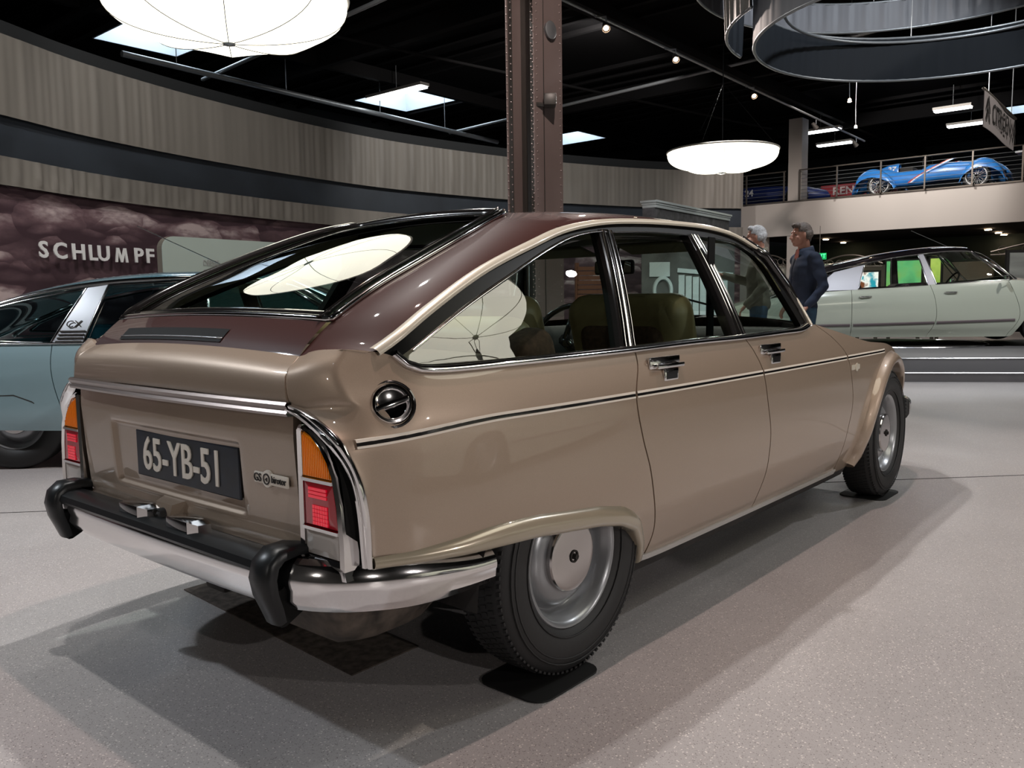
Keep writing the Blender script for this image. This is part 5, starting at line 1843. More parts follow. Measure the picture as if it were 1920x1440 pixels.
# ---- light blue saloon at left
M['blue'] = mat('pale_blue_metallic_paint', (.25, .37, .41), .26, .2, 1.)
M['blue_roof'] = mat('blue_roof_paint', (.16, .34, .44), .22, .3, 1.)
M['blue_seat'] = mat('blue_velour', (.02, .10, .14), .8)
cxr = math.radians(-45.5)
CX = thing('car', 'pale blue fastback saloon with chrome window pillars parked behind the bronze car', 'car', (.66, 4.06, 0), cxr)
cx_top = pchip([-.95, -.5, 0, .3, 2.0, 2.3, 2.9, 3.4, 3.75], [.72, .75, .757, .757, .757, .75, .70, .62, .52])
archF = [(2.845 + .37 * math.cos(a), .30 + .36 * math.sin(a)) for a in np.radians(np.linspace(185, -5, 17))]
S = dict(plan=([-.95, -.4, .3, 1.2, 2.2, 2.9, 3.4, 3.75], [.60, .70, .80, .865, .87, .85, .78, .62]),
         sec=([0, .12, .35, .6, .85, 1], [-.07, -.03, 0, 0, -.02, -.055]), slope=.42, zbelt=lambda x: cx_top(min(max(x, -.95), 3.75)),
         paint=M['blue'], roof_paint=M['blue_roof'], chrome=M['chrome'], glass=M['glass_car'], seat=M['blue_seat'],
         gaps=[[(-.95, .27), (-.98, .5), (-.95, .72)], [(.40, .24), (.33, .40), (.285, .60), (.28, .757)], [(1.16, .235), (1.20, .45), (1.16, .757)], [(2.08, .24), (2.16, .45), (2.10, .757)], [(3.75, .30), (3.78, .42), (3.75, .52)]],
         names=['rear_fender', 'rear_door', 'front_door', 'front_fender'],
         bottom=[(-.95, .27), (-.5, .25), (0, .245), (.40, .24), (1.2, .235), (2.1, .24), (2.42, .24)] + archF + [(3.25, .26), (3.75, .30)],
         top=cx_top, strips=[(-.6, 3.2, .765, .765, .006, M['chrome'])],
         pillars=[([(.275, .76), (.46, .76), (.56, 1.11), (.44, 1.095)], M['chrome_soft']), ([(1.10, .76), (1.22, .76), (1.16, 1.135), (1.06, 1.135)], M['chrome'])],
         panes=[([(-.50, .80), (.27, .765)], [(-.42, .86), (-.1, .985), (.2, 1.05), (.43, 1.09)], [(-.50, .80), (-.42, .86)], [(.27, .765), (.43, 1.09)]),
                ([(.47, .765), (1.10, .765)], [(.57, 1.112), (1.05, 1.132)], [(.47, .765), (.57, 1.112)], [(1.10, .765), (1.05, 1.132)]),
                ([(1.23, .765), (2.12, .765)], [(1.17, 1.135), (1.5, 1.12), (1.72, 1.07)], [(1.23, .765), (1.17, 1.135)], [(2.12, .765), (1.72, 1.07)])],
         drip=[(-.62, .76), (-.45, .87), (-.1, 1.005), (.2, 1.08), (.5, 1.125), (.9, 1.148), (1.3, 1.145), (1.6, 1.11), (1.8, 1.04), (2.20, .76)],
         handles=[(.52, .66), (1.36, .66)], wheels=(0, 2.845), roof_x=(-.15, 1.62), dome=.055, screen=(2.22, .76, .22), rear_screen=(-.78, .74, -.02),
         ends=(-.95, 3.72), lift=.07, seat_rear=.50, seat_front=1.30)
WC = other_car(S, CX)
for k in range(4):
    mb = MB()
    strip_on_side(mb, [(.30 + .006 * k, .775 + .020 * k), (.455 + .006 * k, .775 + .020 * k)], .004, -1, W=WC, off=.008)
    mb.build('pillar_louvre', M['interior'], CX)
lettering('CX', .062, (.40, -(WC(.40, .875) + .008), .875), (1, 0, 0), (0, .38, .92), M['interior'], CX, name='pillar_lettering', sx=1.1, extrude=.001)
mb = MB()
for s in (-1,):
    strip_on_side(mb, [(-.35, .30), (-.28, .42), (-.12, .455), (.05, .46), (.16, .42), (.38, .25)], .003, s, W=WC, off=.0015)
mb.build('skirt_gap', M['interior'], CX)
MB().tube([(1.25, -.15, 1.19), (.62, -.20, 1.50)], .003, 5).build('aerial', M['chrome'], CX)

# ---- cream saloon with black roof on the plinth
M['cream_paint'] = mat('cream_white_paint', (.52, .55, .46), .18, 0, 1.)
M['black_roof'] = mat('black_roof_paint', (.010, .008, .010), .10, 0, 1.)
M['silver_panel'] = mat('brushed_silver_panel', (.42, .41, .44), .45, .35)
Z0 = .265
h = math.radians(-57.5)
gx = .62
hd = Vector((math.cos(h), math.sin(h)))
lf_ = Vector((-math.sin(h), math.cos(h)))
rp = Vector((10.176, 1.958)) - hd * gx + lf_ * .86
DS = thing('car', 'cream saloon with black roof and silver pillar panels standing on the grey plinth', 'car', (rp.x, rp.y, Z0), h)
ds_top = pchip([-1.0, -.4, .2, .62, 1.63, 2.55, 2.9, 3.5, 3.9], [.55, .68, .75, .775, .83, .885, .86, .76, .55])
archF = [(3.125 + .38 * math.cos(a), .28 + .34 * math.sin(a)) for a in np.radians(np.linspace(185, -5, 17))]
S = dict(plan=([-1.0, -.4, .3, 1.2, 2.2, 2.9, 3.4, 3.9], [.55, .70, .80, .88, .895, .89, .85, .60]),
         sec=([0, .12, .35, .6, .85, 1], [-.07, -.03, 0, 0, -.02, -.06]), slope=.38, zbelt=lambda x: ds_top(min(max(x, -1), 3.9)),
         paint=M['cream_paint'], roof_paint=M['black_roof'], chrome=M['chrome'], glass=M['glass_clear'], seat=mat('dark_red_brown_seat', (.04, .02, .02), .7),
         gaps=[[(-1.0, .16), (-1.04, .4), (-1.0, .55)], [(.62, .125), (.62, .45), (.62, .775)], [(1.60, .12), (1.70, .35), (1.69, .60), (1.63, .83)], [(2.62, .12), (2.76, .4), (2.62, .88)], [(3.9, .20), (3.95, .38), (3.9, .55)]],
         names=['rear_fender', 'rear_door', 'front_door', 'front_fender'],
         bottom=[(-1.0, .16), (-.5, .14), (0, .13), (.62, .125), (1.6, .12), (2.62, .12), (2.7, .13)] + archF + [(3.55, .16), (3.9, .20)],
         top=ds_top, strips=[(-.8, .60, .275, .292, .017, mat('grey_rub_strip', (.20, .16, .17), .4, .3)), (.64, 1.68, .293, .318, .017, bpy.data.materials['grey_rub_strip']), (1.71, 2.70, .318, .345, .017, bpy.data.materials['grey_rub_strip'])],
         pillars=[([(.10, .765), (.70, .78), (.82, 1.125), (.42, 1.03)], M['silver_panel']), ([(1.60, .83), (1.70, .835), (1.60, 1.26), (1.53, 1.255)], M['silver_panel'])],
         panes=[([(.71, .785), (1.60, .83)], [(.82, 1.125), (1.15, 1.205), (1.53, 1.25)], [(.71, .785), (.82, 1.125)], [(1.60, .83), (1.53, 1.25)]),
                ([(1.71, .84), (2.60, .885)], [(1.61, 1.26), (1.95, 1.285), (2.22, 1.265)], [(1.71, .84), (1.61, 1.26)], [(2.60, .885), (2.22, 1.265)])],
         drip=[(-.35, .72), (-.05, .88), (.34, 1.04), (.73, 1.13), (1.1, 1.205), (1.55, 1.265), (1.95, 1.295), (2.2, 1.285), (2.33, 1.25), (2.70, .89)],
         handles=[(.79, .68), (1.88, .725)], wheels=(0, 3.125), roof_x=(-.12, 2.22), dome=.085, screen=(2.72, .885, .24), rear_screen=(-.45, .69, -.05),
         ends=(-1.0, 3.88), lift=.06, seat_rear=.75, seat_front=1.62)
WD = other_car(S, DS)
for s in (-1, 1):
    MB().tube([(.36, s * (WD(.3, .99) - .02), 1.00), (.10, s * (WD(.1, .9) + .015), .925), (-.12, s * (WD(0, .85) + .01), .88)], [.028, .05, .03], 10).build('indicator_trumpet', M['chrome'], DS, smooth=True)
    MB().tube([(.20, s * (WD(.2, .8) + .01), .765), (.22, s * (WD(.2, .85) + .012), .83), (.35, s * (WD(.3, 1) + .01), 1.0)], .012, 6).build('pillar_edge', M['chrome'], DS, smooth=True)
    mb = MB().box((2.55, s * .98, .90), (.03, .11, .07), bev=.012)
    mb.tube([(2.60, s * .90, .84), (2.56, s * .97, .88)], .008, 6)
    mb.build('door_mirror', M['chrome'], DS, smooth=True, sharp=40)
MB().tube([(2.15, .0, 1.37), (1.62, .0, 1.62)], .004, 5).build('aerial', M['wire'], DS)

# ---- the same kind of saloon stands outside the frame at right; it is mirrored in the bronze doors
def copy_tree(o, parent=None):
    c = o.copy()
    COL.objects.link(c)
    c.parent = parent
    for ch in list(o.children):
        copy_tree(ch, c)
    return c
D2 = copy_tree(DS)
D2.location = (4.3, -4.9, 0)
D2.rotation_euler = (0, 0, PI - .25)
D2['label'] = 'cream saloon standing on the bare floor beyond the right side, mirrored in the bronze doors'

# ---- plinth in two steps with a turntable
hp = math.radians(-60)
u_ = Vector((math.cos(hp), math.sin(hp)))
n_ = Vector((-math.sin(hp), math.cos(hp)))
def plinth_poly(off, r=0):
    a0 = Vector((8.262, .705)) + n_ * off - u_ * 1.6
    b0 = Vector((8.262, .705)) + n_ * off + u_ * 6.0
    back = n_ * (4.3 - off)
    return [tuple(a0 + u_ * .6), tuple(b0), tuple(b0 + back), tuple(a0 + back), tuple(a0 + n_ * .6)]
M['plinth'] = mat('dark_grey_plinth', (.105, .098, .100), .55, noise=(3, .12, (1, 1, 1)))
M['plinth2'] = mat('mid_grey_plinth_face', (.16, .155, .16), .5)
pr = thing('plinth', 'two stepped dark grey display plinth with thin metal edges under the cream saloon', 'plinth', (0, 0, 0))
MB().prism(plinth_poly(0), 0, .10, 'z').build('lower_step', M['plinth'], pr)
MB().prism(plinth_poly(.24), .10, .245, 'z').build('upper_step', M['plinth2'], pr)
for off, z in ((0, .10), (.24, .245)):
    p = plinth_poly(off)
    MB().tube([(x, y, z) for x, y in (p[4], p[0], p[1])], .008, 6).build('metal_edge', M['chrome_soft'], pr)
cc = Vector((rp.x, rp.y)) + hd * 1.5 - lf_ * 0
MB().lathe([(.001, .262), (1.15, .262), (1.15, .246)], (cc.x, cc.y, 0), 'z', 72).build('turntable', M['interior'], pr)
MB().tube([(cc.x + 1.15 * math.cos(q), cc.y + 1.15 * math.sin(q), .256) for q in np.linspace(0, 2 * PI, 72, endpoint=False)], .012, 6, closed=True).build('turntable_ring', M['chrome_soft'], pr)

# ---- lit displays behind the cream car
def board(name, label, cat, x, ya, yb, z0, z1, m):
    t = thing(name, label, cat, (x, (ya + yb) / 2, 0))
    MB().box((.03, 0, (z0 + z1) / 2), (.05, abs(ya - yb) + .06, z1 - z0 + .06)).build('casing', M['interior'], t)
    MB().box((0, 0, (z0 + z1) / 2), (.02, abs(ya - yb), z1 - z0)).build('face', m, t)
    for s in (-1, 1):
        MB().box((.06, s * (abs(ya - yb) / 2 - .04), z0 / 2), (.05, .05, z0)).build('leg', M['steel'], t)
    return t
def pic_mat(name, c0, c1, c2, scale, st, pos=(.35, .5, .65)):
    m = bpy.data.materials.new(name)
    m.use_nodes = True
    nt = m.node_tree
    b = nt.nodes['Principled BSDF']
    tc = nt.nodes.new('ShaderNodeTexCoord')
    n = nt.nodes.new('ShaderNodeTexNoise')
    n.inputs['Scale'].default_value = scale
    n.inputs['Detail'].default_value = 3
    r = nt.nodes.new('ShaderNodeValToRGB')
    r.color_ramp.elements[0].position = pos[0]
    r.color_ramp.elements[0].color = (*c0, 1)
    r.color_ramp.elements[1].position = pos[2]
    r.color_ramp.elements[1].color = (*c2, 1)
    e = r.color_ramp.elements.new(pos[1])
    e.color = (*c1, 1)
    nt.links.new(tc.outputs['Object'], n.inputs['Vector'])
    nt.links.new(n.outputs[0], r.inputs[0])
    nt.links.new(r.outputs[0], b.inputs['Base Color'])
    nt.links.new(r.outputs[0], b.inputs['Emission Color'])
    b.inputs['Emission Strength'].default_value = st
    return m
board('display_screen', 'lit blue picture screen seen through the rear door window of the cream car', 'screen', 14.0, 3.20, 2.80, 1.0, 1.37, pic_mat('screen_picture', (.16, .05, .02), (.9, .85, .8), (.02, .28, .36), 4.5, 1.1, (.40, .50, .60)))
board('light_panel', 'glowing green display panel seen through the windows of the cream car', 'panel', 14.0, 2.66, 2.09, .75, 1.55, pic_mat('green_picture', (.22, .40, .08), (.12, .45, .16), (.03, .16, .08), 2.0, .75, (.3, .5, .75)))
board('light_panel', 'narrow glowing yellow green panel right of the green display panel', 'panel', 14.3, 2.02, 1.86, .75, 1.58, pic_mat('yellow_picture', (.50, .60, .12), (.42, .55, .10), (.2, .35, .05), 3, .8, (.3, .5, .7)))
t = thing('picture_board', 'framed pale landscape picture behind the windscreen of the cream car', 'picture', (15.6, .55, 0), .75)
MB().box((0, -.4, 1.0), (.05, 2.1, 1.42)).build('frame', M['interior'], t)
MB().box((-.03, -.4, 1.0), (.02, 2.0, 1.32)).build('picture', mat('landscape_print', (.34, .34, .31), .7, noise=(1.4, .35, (1, .4, 3))), t)

# ---- blue racing car on the gallery
M['race_blue'] = mat('racing_blue_paint', (.035, .22, .62), .3, 0, .8)
M['white_paint'] = mat('white_paint', (.7, .7, .7), .4)
M['red_paint'] = mat('red_paint', (.45, .02, .02), .4)
RC = thing('racing_car', 'bright blue open racing car with wire wheels behind the gallery railing', 'car', (21.65, 5.02, 3.445), -PI / 2)
sts = [(-.86, .02, .30, .04), (-.75, .16, .40, .12), (-.5, .27, .50, .22), (-.2, .32, .56, .30), (.1, .34, .56, .30), (.35, .34, .50, .26), (.9, .34, .50, .26), (1.1, .33, .56, .30), (1.5, .31, .58, .30), (2.0, .27, .56, .28), (2.35, .23, .52, .26), (2.6, .16, .46, .22), (2.75, .05, .40, .14)]
rows = []
for x, w, z, hh in sts:
    rows.append([(x, w * math.copysign(abs(math.cos(q))**.7, math.cos(q)), z - .08 + hh * .5 * 0 + (hh if math.sin(q) > 0 else .22) * math.copysign(abs(math.sin(q))**.8, math.sin(q)) * .9) for q in np.linspace(0, 2 * PI, 20, endpoint=False)])
MB().grid(rows, cv=True).build('body', M['race_blue'], RC, smooth=True)
mb = MB()
rows = [[(x, w * math.cos(q), .62 + hgt * math.sin(q)) for q in np.linspace(0, PI, 9)] for x, w, hgt in ((-.35, .02, .05), (-.15, .10, .16), (.1, .14, .24), (.30, .15, .26), (.34, .14, .24))]
mb.grid(rows).build('headrest_fairing', M['race_blue'], RC, smooth=True)
soft('seat', (.55, 0, .62), (.34, .46, .22), M['interior'], RC)
mb = MB().tube([(.92 + .0, .14 * math.cos(q), .80 + .14 * math.sin(q)) for q in np.linspace(0, 2 * PI, 18, endpoint=False)], .012, 5, closed=True)
mb.build('steering_wheel', M['interior'], RC)
mb = MB().grid([[(1.10 - .05 * v, .26 * t, .80 + .16 * v) for t in (-1, -.5, 0, .5, 1)] for v in (0, .5, 1)])
mb.build('aero_screen', M['glass_clear'], RC)
MB().tube([(1.05, .26, .80), (1.03, .26, .98), (1.03, -.26, .98), (1.05, -.26, .80)], .010, 5).build('screen_frame', M['chrome'], RC)
for s in (-1, 1):
    for wx, fa, fb in ((0, -.62, .40), (2.23, -.36, .62)):
        mb = MB()
        rows = []
        for k in range(15):
            a = k / 14
            x = wx + fa + (fb - fa) * a
            zt = .20 + .52 * math.sin(PI * (a**.8 if wx == 0 else a**.95))**.55
            if a in (0, 1):
                zt = .22
            rows.append([(x, s * .50 + .15 * c_, (zt * k_ if zt > .2 else .2)) for c_, k_ in ((-1, .70), (-.95, .85), (-.6, .98), (0, 1.02), (.6, .98), (.95, .85), (1, .70))])
        mb.grid(rows).build('fender', M['race_blue'], RC, smooth=True)
        w_ = MB().lathe([(.235, .05), (.26, .065), (.30, .05), (.31, 0), (.30, -.05), (.26, -.065), (.235, -.05)], (0, 0, 0), 'y', 32).build('wheel', M['tyre'], RC, smooth=True)
        w_.location = (wx, s * .52, .31)
        MB().lathe([(.215, .05), (.238, .055), (.238, -.055), (.215, -.05)], (0, 0, 0), 'y', 32).build('rim', M['white_paint'], w_, smooth=True)
        MB().lathe([(.001, .10), (.035, .09), (.045, .0), (.035, -.09), (.001, -.10)], (0, 0, 0), 'y', 12).build('hub', M['chrome'], w_, smooth=True)
        mb = MB()
        for k in range(28):
            a = 2 * PI * k / 28
            b = a + (.35 if k % 2 else -.35)
            mb.tube([(.04 * math.cos(b), .05 * (1 if k % 4 < 2 else -1), .04 * math.sin(b)), (.225 * math.cos(a), 0, .225 * math.sin(a))], .005, 3, cap=False)
        o = mb.build('spokes', M['white_paint'], w_)
        o['kind'] = 'stuff'
    mb = MB()
    for k, m_ in ((0, 0), (1, 1), (2, 2)):
        rows = []
        for q in np.linspace(0, 1, 9):
            x = .62 + .95 * q + .05 * k
            z = .32 + .50 * q**.8
            rows.append([(x, s * (.345 - .035 * q + .012 * (q > .8) * 0 + .01), z), (x + .05, s * (.345 - .035 * q + .01), z)])
        mb.grid(rows, k=m_)
    mb.build('tricolour_stripe', [M['red_paint'], M['white_paint'], M['race_blue']], RC)
lettering('37', .20, (.18, -.150, .72), (1, 0, 0), (0, .5, .9), M['white_paint'], RC, name='race_number', bold=.006)
# dark race cars and banner further back on the gallery
def small_racer(label, loc, rz, m1, m2, num, n_m):
    t = thing('racing_car', label, 'car', loc, rz)
    rows = []
    for x, w, z, hh in [(-1.3, .2, .40, .12), (-1.1, .34, .48, .2), (-.3, .40, .52, .28), (.6, .40, .50, .26), (1.4, .36, .46, .22), (1.9, .2, .40, .14), (2.0, .05, .36, .05)]:
        rows.append([(x, w * math.cos(q), z - .05 + hh * math.sin(q)) for q in np.linspace(0, 2 * PI, 16, endpoint=False)])
    MB().grid(rows, cv=True).build('body', m1, t, smooth=True)
    MB().box((-1.25, 0, .82), (.30, .9, .03)).build('wing', m2, t)
    MB().box((-1.25, 0, .70), (.04, .05, .24)).build('wing_stay', m2, t)
    for s in (-1, 1):
        for x in (-.9, 1.25):
            w_ = MB().lathe([(.001, .10), (.16, .10), (.18, .13), (.29, .12), (.31, 0), (.29, -.12), (.18, -.13), (.001, -.1)], (0, 0, 0), 'y', 24).build('wheel', M['tyre'], t, smooth=True)
            w_.location = (x, s * .62, .31)
            MB().lathe([(.001, s * .12), (.15, s * .115), (.16, s * .10)], (0, 0, 0), 'y', 16).build('rim', M['chrome_soft'], w_)
    lettering(num, .26, (-.2, -.42, .52), (1, 0, 0), (0, 0, 1), n_m, t, name='race_number', bold=.006)
    return t
small_racer('dark blue racing car with white number behind the railing left of the white pillar', (22.4, 8.80, 3.445), -PI / 2 + .1, mat('dark_blue_paint', (.01, .02, .10), .4), M['red_paint'], '24', M['white_paint'])
small_racer('yellow racing car with black tyres behind the railing right of the white pillar', (24.3, 7.5, 3.445), -PI / 2 + .1, mat('yellow_paint', (.50, .22, .02), .4), M['red_paint'], '33', M['white_paint'])
bb = thing('trackside_banner', 'low red banner with white carmaker lettering behind the railing', 'banner', (22.95, 6.15, 3.75), -PI / 2)
MB().box((.0, 0, .18), (2.1, .03, .34)).build('cloth', mat('red_cloth', (.22, .015, .02), .7), bb)
for s in (-1, 1):
    MB().box((s * .95, .03, -.15), (.05, .03, .31)).build('stand', M['steel'], bb)
lettering('RENAULT', .30, (.0, -.02, .16), (1, 0, 0), (0, 0, 1), mat('faded_white', (.5, .42, .4), .6), bb, name='banner_lettering', sx=1.1, bold=.006)
tw = thing('display_case', 'orange wooden cabinet at the right end of the gallery', 'cabinet', (22.2, 1.35, 3.445))
MB().box((0, 0, .42), (.5, 1.1, .84), bev=.01).build('case_body', mat('orange_wood', (.42, .13, .03), .5, noise=(3, .3, (1, 1, 6))), tw)
MB().box((-.26, .1, .45), (.01, .9, .62)).build('case_front', mat('orange_wood_light', (.50, .20, .06), .5), tw)
MB().box((0, .55, .89), (.55, .5, .04)).build('case_top', M['white_paint'], tw)

# ============================================================ the two men
def blob(mb, c, r, seg=16):
    rows = []
    for i in range(seg):
        a = 2 * PI * i / seg
        rows.append([(c[0] + r[0] * math.sin(b) * math.cos(a), c[1] + r[1] * math.sin(b) * math.sin(a), c[2] + r[2] * math.cos(b)) for b in np.linspace(.001, PI - .001, 12)])
    mb.grid(rows, cu=True)
    n = len(mb.v)
    mb.f += [tuple(n - seg * 12 + i * 12 for i in range(seg)), tuple(n - seg * 12 + i * 12 + 11 for i in reversed(range(seg)))]
    mb.mi += [0, 0]
def limb(mb, pts, rad, flat=None):
    P_ = spline(pts, max(6, 4 * len(pts)))
    L = np.linspace(0, len(rad) - 1, len(P_))
    rr_ = [float(np.interp(q, range(len(rad)), rad)) for q in L]
    mb.tube(P_, rr_, 12, flat=flat)
    blob(mb, pts[0], (rad[0],) * 3, 10)
    blob(mb, pts[-1], (rad[-1],) * 3, 10)
def merged(mb, name, m, parent, vox, smooth_it=4):
    o = mb.build(name, m, parent, smooth=True)
    r = o.modifiers.new('remesh', 'REMESH')
    r.mode = 'VOXEL'
    r.voxel_size = vox
    r.use_smooth_shade = True
    s_ = o.modifiers.new('smooth', 'SMOOTH')
    s_.iterations = smooth_it
    s_.factor = .5
    dg = bpy.context.evaluated_depsgraph_get()
    me = bpy.data.meshes.new_from_object(o.evaluated_get(dg))
    o.modifiers.clear()
    o.data = me
    for p in me.polygons:
        p.use_smooth = True
    return o
def hand(mb, c, d, up, side, scale=1., curl=.5):
    """palm and five bent fingers; d: pointing, side: towards the thumb"""
    c, d, up, side = Vector(c), Vector(d).normalized(), Vector(up).normalized(), Vector(side).normalized()
    s_ = scale
    mb.tube([c, c + d * .045 * s_, c + d * .088 * s_], [.024 * s_, .036 * s_, .034 * s_], 10, flat=(1, .5))
    for k, (off, L_) in enumerate(((.028, .072), (.010, .082), (-.009, .076), (-.027, .060))):
        b = c + d * .085 * s_ + side * off * s_
        p1 = b + (d * math.cos(curl * .5) - up * math.sin(curl * .5)) * L_ * .5 * s_
        p2 = p1 + (d * math.cos(curl * 1.4) - up * math.sin(curl * 1.4)) * L_ * .3 * s_
        p3 = p2 + (d * math.cos(curl * 2.2) - up * math.sin(curl * 2.2)) * L_ * .25 * s_
        mb.tube([b - d * .02, b, p1, p2, p3], [.0095 * s_, .0095 * s_, .009 * s_, .008 * s_, .007 * s_], 8)
    t0 = c + d * .02 * s_ + side * .024 * s_
    t1 = t0 + (d * .7 + side * .7).normalized() * .035 * s_
    mb.tube([t0 - side * .01, t0, t1, t1 + (d * .9 + side * .25 - up * .2).normalized() * .03 * s_], [.012 * s_, .012 * s_, .011 * s_, .009 * s_], 8)

def man(label, loc, rz, skin, hair_m, hair_long, jacket, trouser, shirt, pose, H=1.76):
    """stands facing +x of the root"""
    t = thing('person', label, 'person', loc, rz)
    k = H / 1.76
    def v(*a):
        return tuple(q * k for q in a)
    # head with face, neck, hands: one skin surface
    mb = MB()
    hz = 1.635
    hx = .035
    blob(mb, v(hx - .012, 0, hz + .022), v(.094, .076, .098), 20)
    blob(mb, v(hx + .028, 0, hz - .035), v(.062, .060, .078), 18)
    blob(mb, v(hx + .048, 0, hz - .088), v(.034, .036, .026), 14)
    blob(mb, v(hx + .020, 0, hz - .075), v(.058, .054, .036), 14)
    mb.tube([v(hx + .082, 0, hz + .012), v(hx + .098, 0, hz - .012), v(hx + .108, 0, hz - .032), v(hx + .088, 0, hz - .040)], [.010 * k, .013 * k, .016 * k, .012 * k], 8)
    for s in (-1, 1):
        blob(mb, v(hx + .074, s * .030, hz + .028), v(.014, .026, .010), 10)     # brow
        blob(mb, v(hx + .060, s * .042, hz - .025), v(.022, .020, .022), 10)     # cheek
        blob(mb, v(hx - .012, s * .076, hz - .006), v(.020, .010, .034), 12)     # ear
        blob(mb, v(hx + .098, s * .012, hz - .034), v(.009, .008, .008), 8)
    blob(mb, v(hx + .084, 0, hz - .056), v(.014, .026, .007), 10)
    blob(mb, v(hx + .082, 0, hz - .067), v(.013, .022, .007), 10)
    limb(mb, [v(-.020, 0, 1.42), v(-.005, 0, 1.50), v(hx - .030, 0, hz - .03)], [.068 * k, .060 * k, .058 * k])
    merged(mb, 'head', skin, t, .0055, 3)
    mb = MB()
    for s in (-1, 1):
        blob(mb, v(hx + .066, s * .031, hz + .004), v(.011, .012, .008), 12)
    mb.build('eye', mat('eye_white', (.16, .12, .11), .3) if 'eye_white' not in bpy.data.materials else bpy.data.materials['eye_white'], t, smooth=True)['kind'] = 'stuff'
    # hair
    mb = MB()
    blob(mb, v(hx - .020, 0, hz + .035), v(.098, .083, .098), 20)
    for q in range(14):
        a = -1.9 + q * 3.8 / 13
        blob(mb, v(hx - .035 + .065 * math.cos(PI + a * .8), .080 * math.sin(a * .8) * 1.0, hz + .0 + .02 * math.cos(a)), v(.026, .020, .042), 8)
    blob(mb, v(hx - .075, 0, hz - .025), v(.032, .058, .055), 12)
    for q in range(9):
        blob(mb, v(hx + .045 + .012 * math.sin(q), -.055 + .0138 * q, hz + .098 + .006 * math.sin(2.1 * q)), v(.030, .018, .022), 8)
    hr = merged(mb, 'hair', hair_m, t, .007, 2)
    bm = bmesh.new()
    bm.from_mesh(hr.data)
    dele = [q for q in bm.verts if (q.co.x > (hx + .052) * k and q.co.z < (hz + .068) * k) or (q.co.x > (hx + .005) * k and q.co.z < (hz + .030) * k)]
    bmesh.ops.delete(bm, geom=dele, context='VERTS')
    for q in bm.verts:
        n_ = mathutils_noise(q.co * 70)
        q.co += q.normal * n_ * .0025
    bm.to_mesh(hr.data)
    bm.free()
    # torso and sleeves in one jacket surface
    mb = MB()
    rows = []
    for z, wx, wy, cx_ in ((.86, .125, .175, -.01), (.92, .128, .178, -.005), (1.02, .122, .168, .0), (1.12, .122, .170, .0), (1.22, .130, .185, -.005), (1.32, .128, .200, -.015), (1.40, .110, .195, -.022), (1.45, .085, .145, -.020), (1.49, .066, .075, -.012)):
        rows.append([v(cx_ + wx * math.cos(q) * (1.0), wy * math.sin(q), z) for q in np.linspace(0, 2 * PI, 24, endpoint=False)])
    mb.grid(rows, cv=True)
    n = len(mb.v)
    mb.f += [tuple(range(24)), tuple(reversed(range(n - 24, n)))]
    mb.mi += [0, 0]
    arms = pose
    for s in (-1, 1):
        sh = (-.02, s * .190, 1.395)
        el, wr = arms[s]
        limb(mb, [v(*sh), v(*((np.array(sh) + np.array(el)) / 2 + np.array([0, s * .01, 0]))), v(*el)], [.066 * k, .058 * k, .050 * k])
        limb(mb, [v(*el), v(*((np.array(el) + np.array(wr)) / 2)), v(*wr)], [.051 * k, .047 * k, .040 * k])
    jk = merged(mb, 'jacket', jacket, t, .011, 3)
    bm = bmesh.new()
    bm.from_mesh(jk.data)
    for q in bm.verts:
        q.co += q.normal * (mathutils_noise(Vector((q.co.x * 7, q.co.y * 7, q.co.z * 16))) * .010)
        if q.co.x > .02 and abs(q.co.y) < .010 and q.co.z > .9 * k:
            q.co -= q.normal * .008
    bm.to_mesh(jk.data)
    bm.free()
    mb = MB()
    rows = [[v(-.012 + (.074 + f) * math.cos(q), (.080 + f) * math.sin(q), zz + .018 * math.cos(q) * -1) for q in np.linspace(.45, 2 * PI - .45, 24)] for f, zz in ((.000, 1.462), (-.004, 1.505), (.006, 1.512), (.016, 1.478), (.024, 1.452))]
    mb.grid(rows).build('collar', jacket, jk, smooth=True)
    mb = MB()
    rows = [[v(.045 + .055 * (1.52 - z) / .3 + .0, y, z) for y in (-w, 0, w)] for z, w in ((1.495, .02), (1.46, .045), (1.40, .042), (1.30, .028), (1.20, .016))]
    rows = [[(p[0] + .012 * k, p[1], p[2]) for p in r] for r in rows]
    mb.grid(rows).build('shirt', shirt, t, smooth=True)
    # trousers
    mb = MB()
    blob(mb, v(-.01, 0, .91), v(.118, .165, .11), 20)
    for s in (-1, 1):
        limb(mb, [v(-.01, s * .085, .88), v(.005, s * .095, .50), v(-.01, s * .105, .09)], [.098 * k, .066 * k, .055 * k])
    merged(mb, 'trousers', trouser, t, .012, 3)
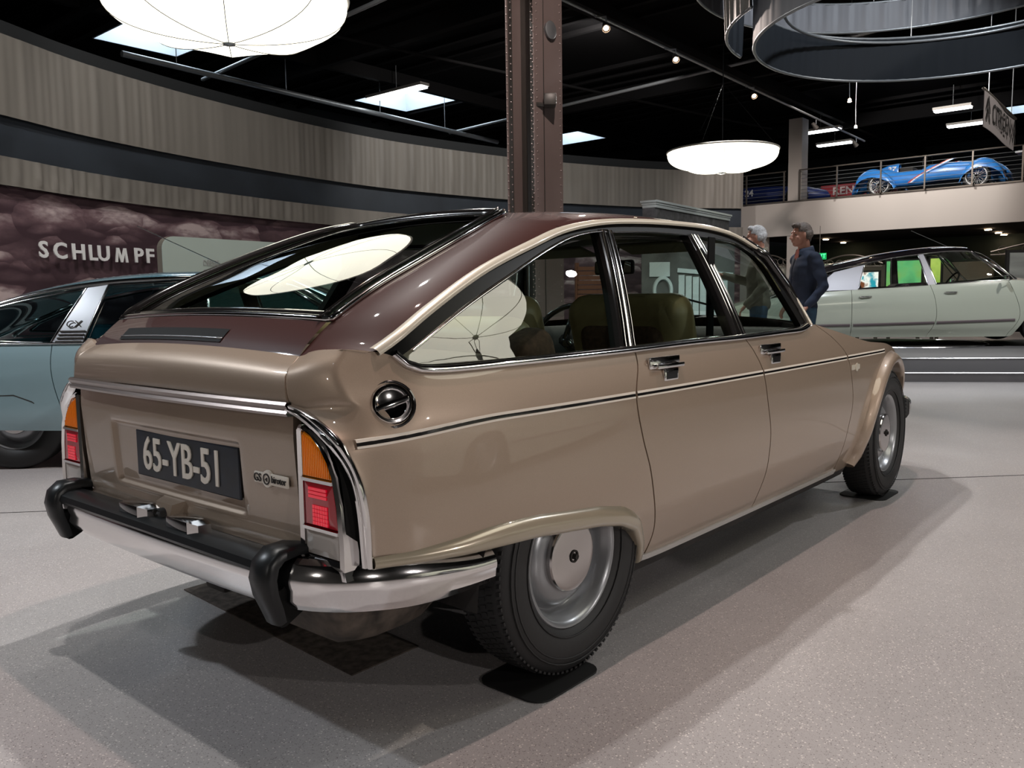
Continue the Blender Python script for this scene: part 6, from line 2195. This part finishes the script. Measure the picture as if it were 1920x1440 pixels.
    for s in (-1, 1):
        mb = MB()
        blob(mb, v(.055, s * .110, .045), v(.130, .048, .042), 16)
        blob(mb, v(-.02, s * .108, .07), v(.055, .044, .055), 14)
        sh_ = merged(mb, 'shoe', M['interior'], t, .01, 2)
        for q in sh_.data.vertices:
            q.co.z = max(q.co.z, .002)
    for s in (-1, 1):
        el, wr = arms[s]
        d = (Vector(v(*wr)) - Vector(v(*el))).normalized()
        up = d.orthogonal().normalized()
        if abs(d.x) > .4:
            up = Vector((-d.z, 0, d.x)).normalized()
            up = up if up.z > 0 else -up
        side = d.cross(up)
        side = side if side.z > 0 or side.y * s < 0 else -side
        mb = MB()
        hand(mb, Vector(v(*wr)) - d * .005, d, up, side, k, .5)
        merged(mb, 'hand', skin, t, .0045, 1)
    return t
from mathutils import noise as _nz
def mathutils_noise(p):
    return _nz.noise(p)
M['skin'] = mat('skin', (.42, .20, .14), .5)
M['navy'] = mat('navy_cloth', (.015, .022, .045), .85, noise=(5, .3, (1, 1, 1)))
M['olive'] = mat('olive_khaki_cloth', (.14, .12, .085), .85, noise=(6, .3, (1, 1, 1)))
M['jeans'] = mat('blue_denim', (.035, .075, .125), .85, noise=(14, .3, (1, 1, 1)))
M['hair_grey'] = mat('grey_hair', (.34, .33, .33), .7, noise=(60, .5, (1, 1, 3)))
M['hair_brown'] = mat('brown_grey_hair', (.085, .062, .050), .7, noise=(60, .6, (1, 1, 3)))
face = math.atan2(.760, -.650)      # towards the left of the view
man('man with short brown hair in a navy jacket and jeans looking left', (6.34, 1.15, 0), face + .12, M['skin'], M['hair_brown'], False, M['navy'], M['jeans'], mat('pink_shirt', (.40, .12, .10), .8),
    {-1: ((-.09, -.255, 1.12), (.06, -.24, .93)), 1: ((-.09, .255, 1.12), (.06, .235, .93))}, H=1.675)
man('grey haired man in an olive jacket seen from behind over the maroon roof', (6.77, 1.80, 0), face - .25, M['skin'], M['hair_grey'], False, M['olive'], M['jeans'], M['white_paint'],
    {-1: ((.10, -.27, 1.16), (.36, -.20, 1.24)), 1: ((-.04, .25, 1.10), (.12, .22, .92))}, H=1.715)

for k in list(bpy.data.meshes):
    if k.users == 0:
        bpy.data.meshes.remove(k)
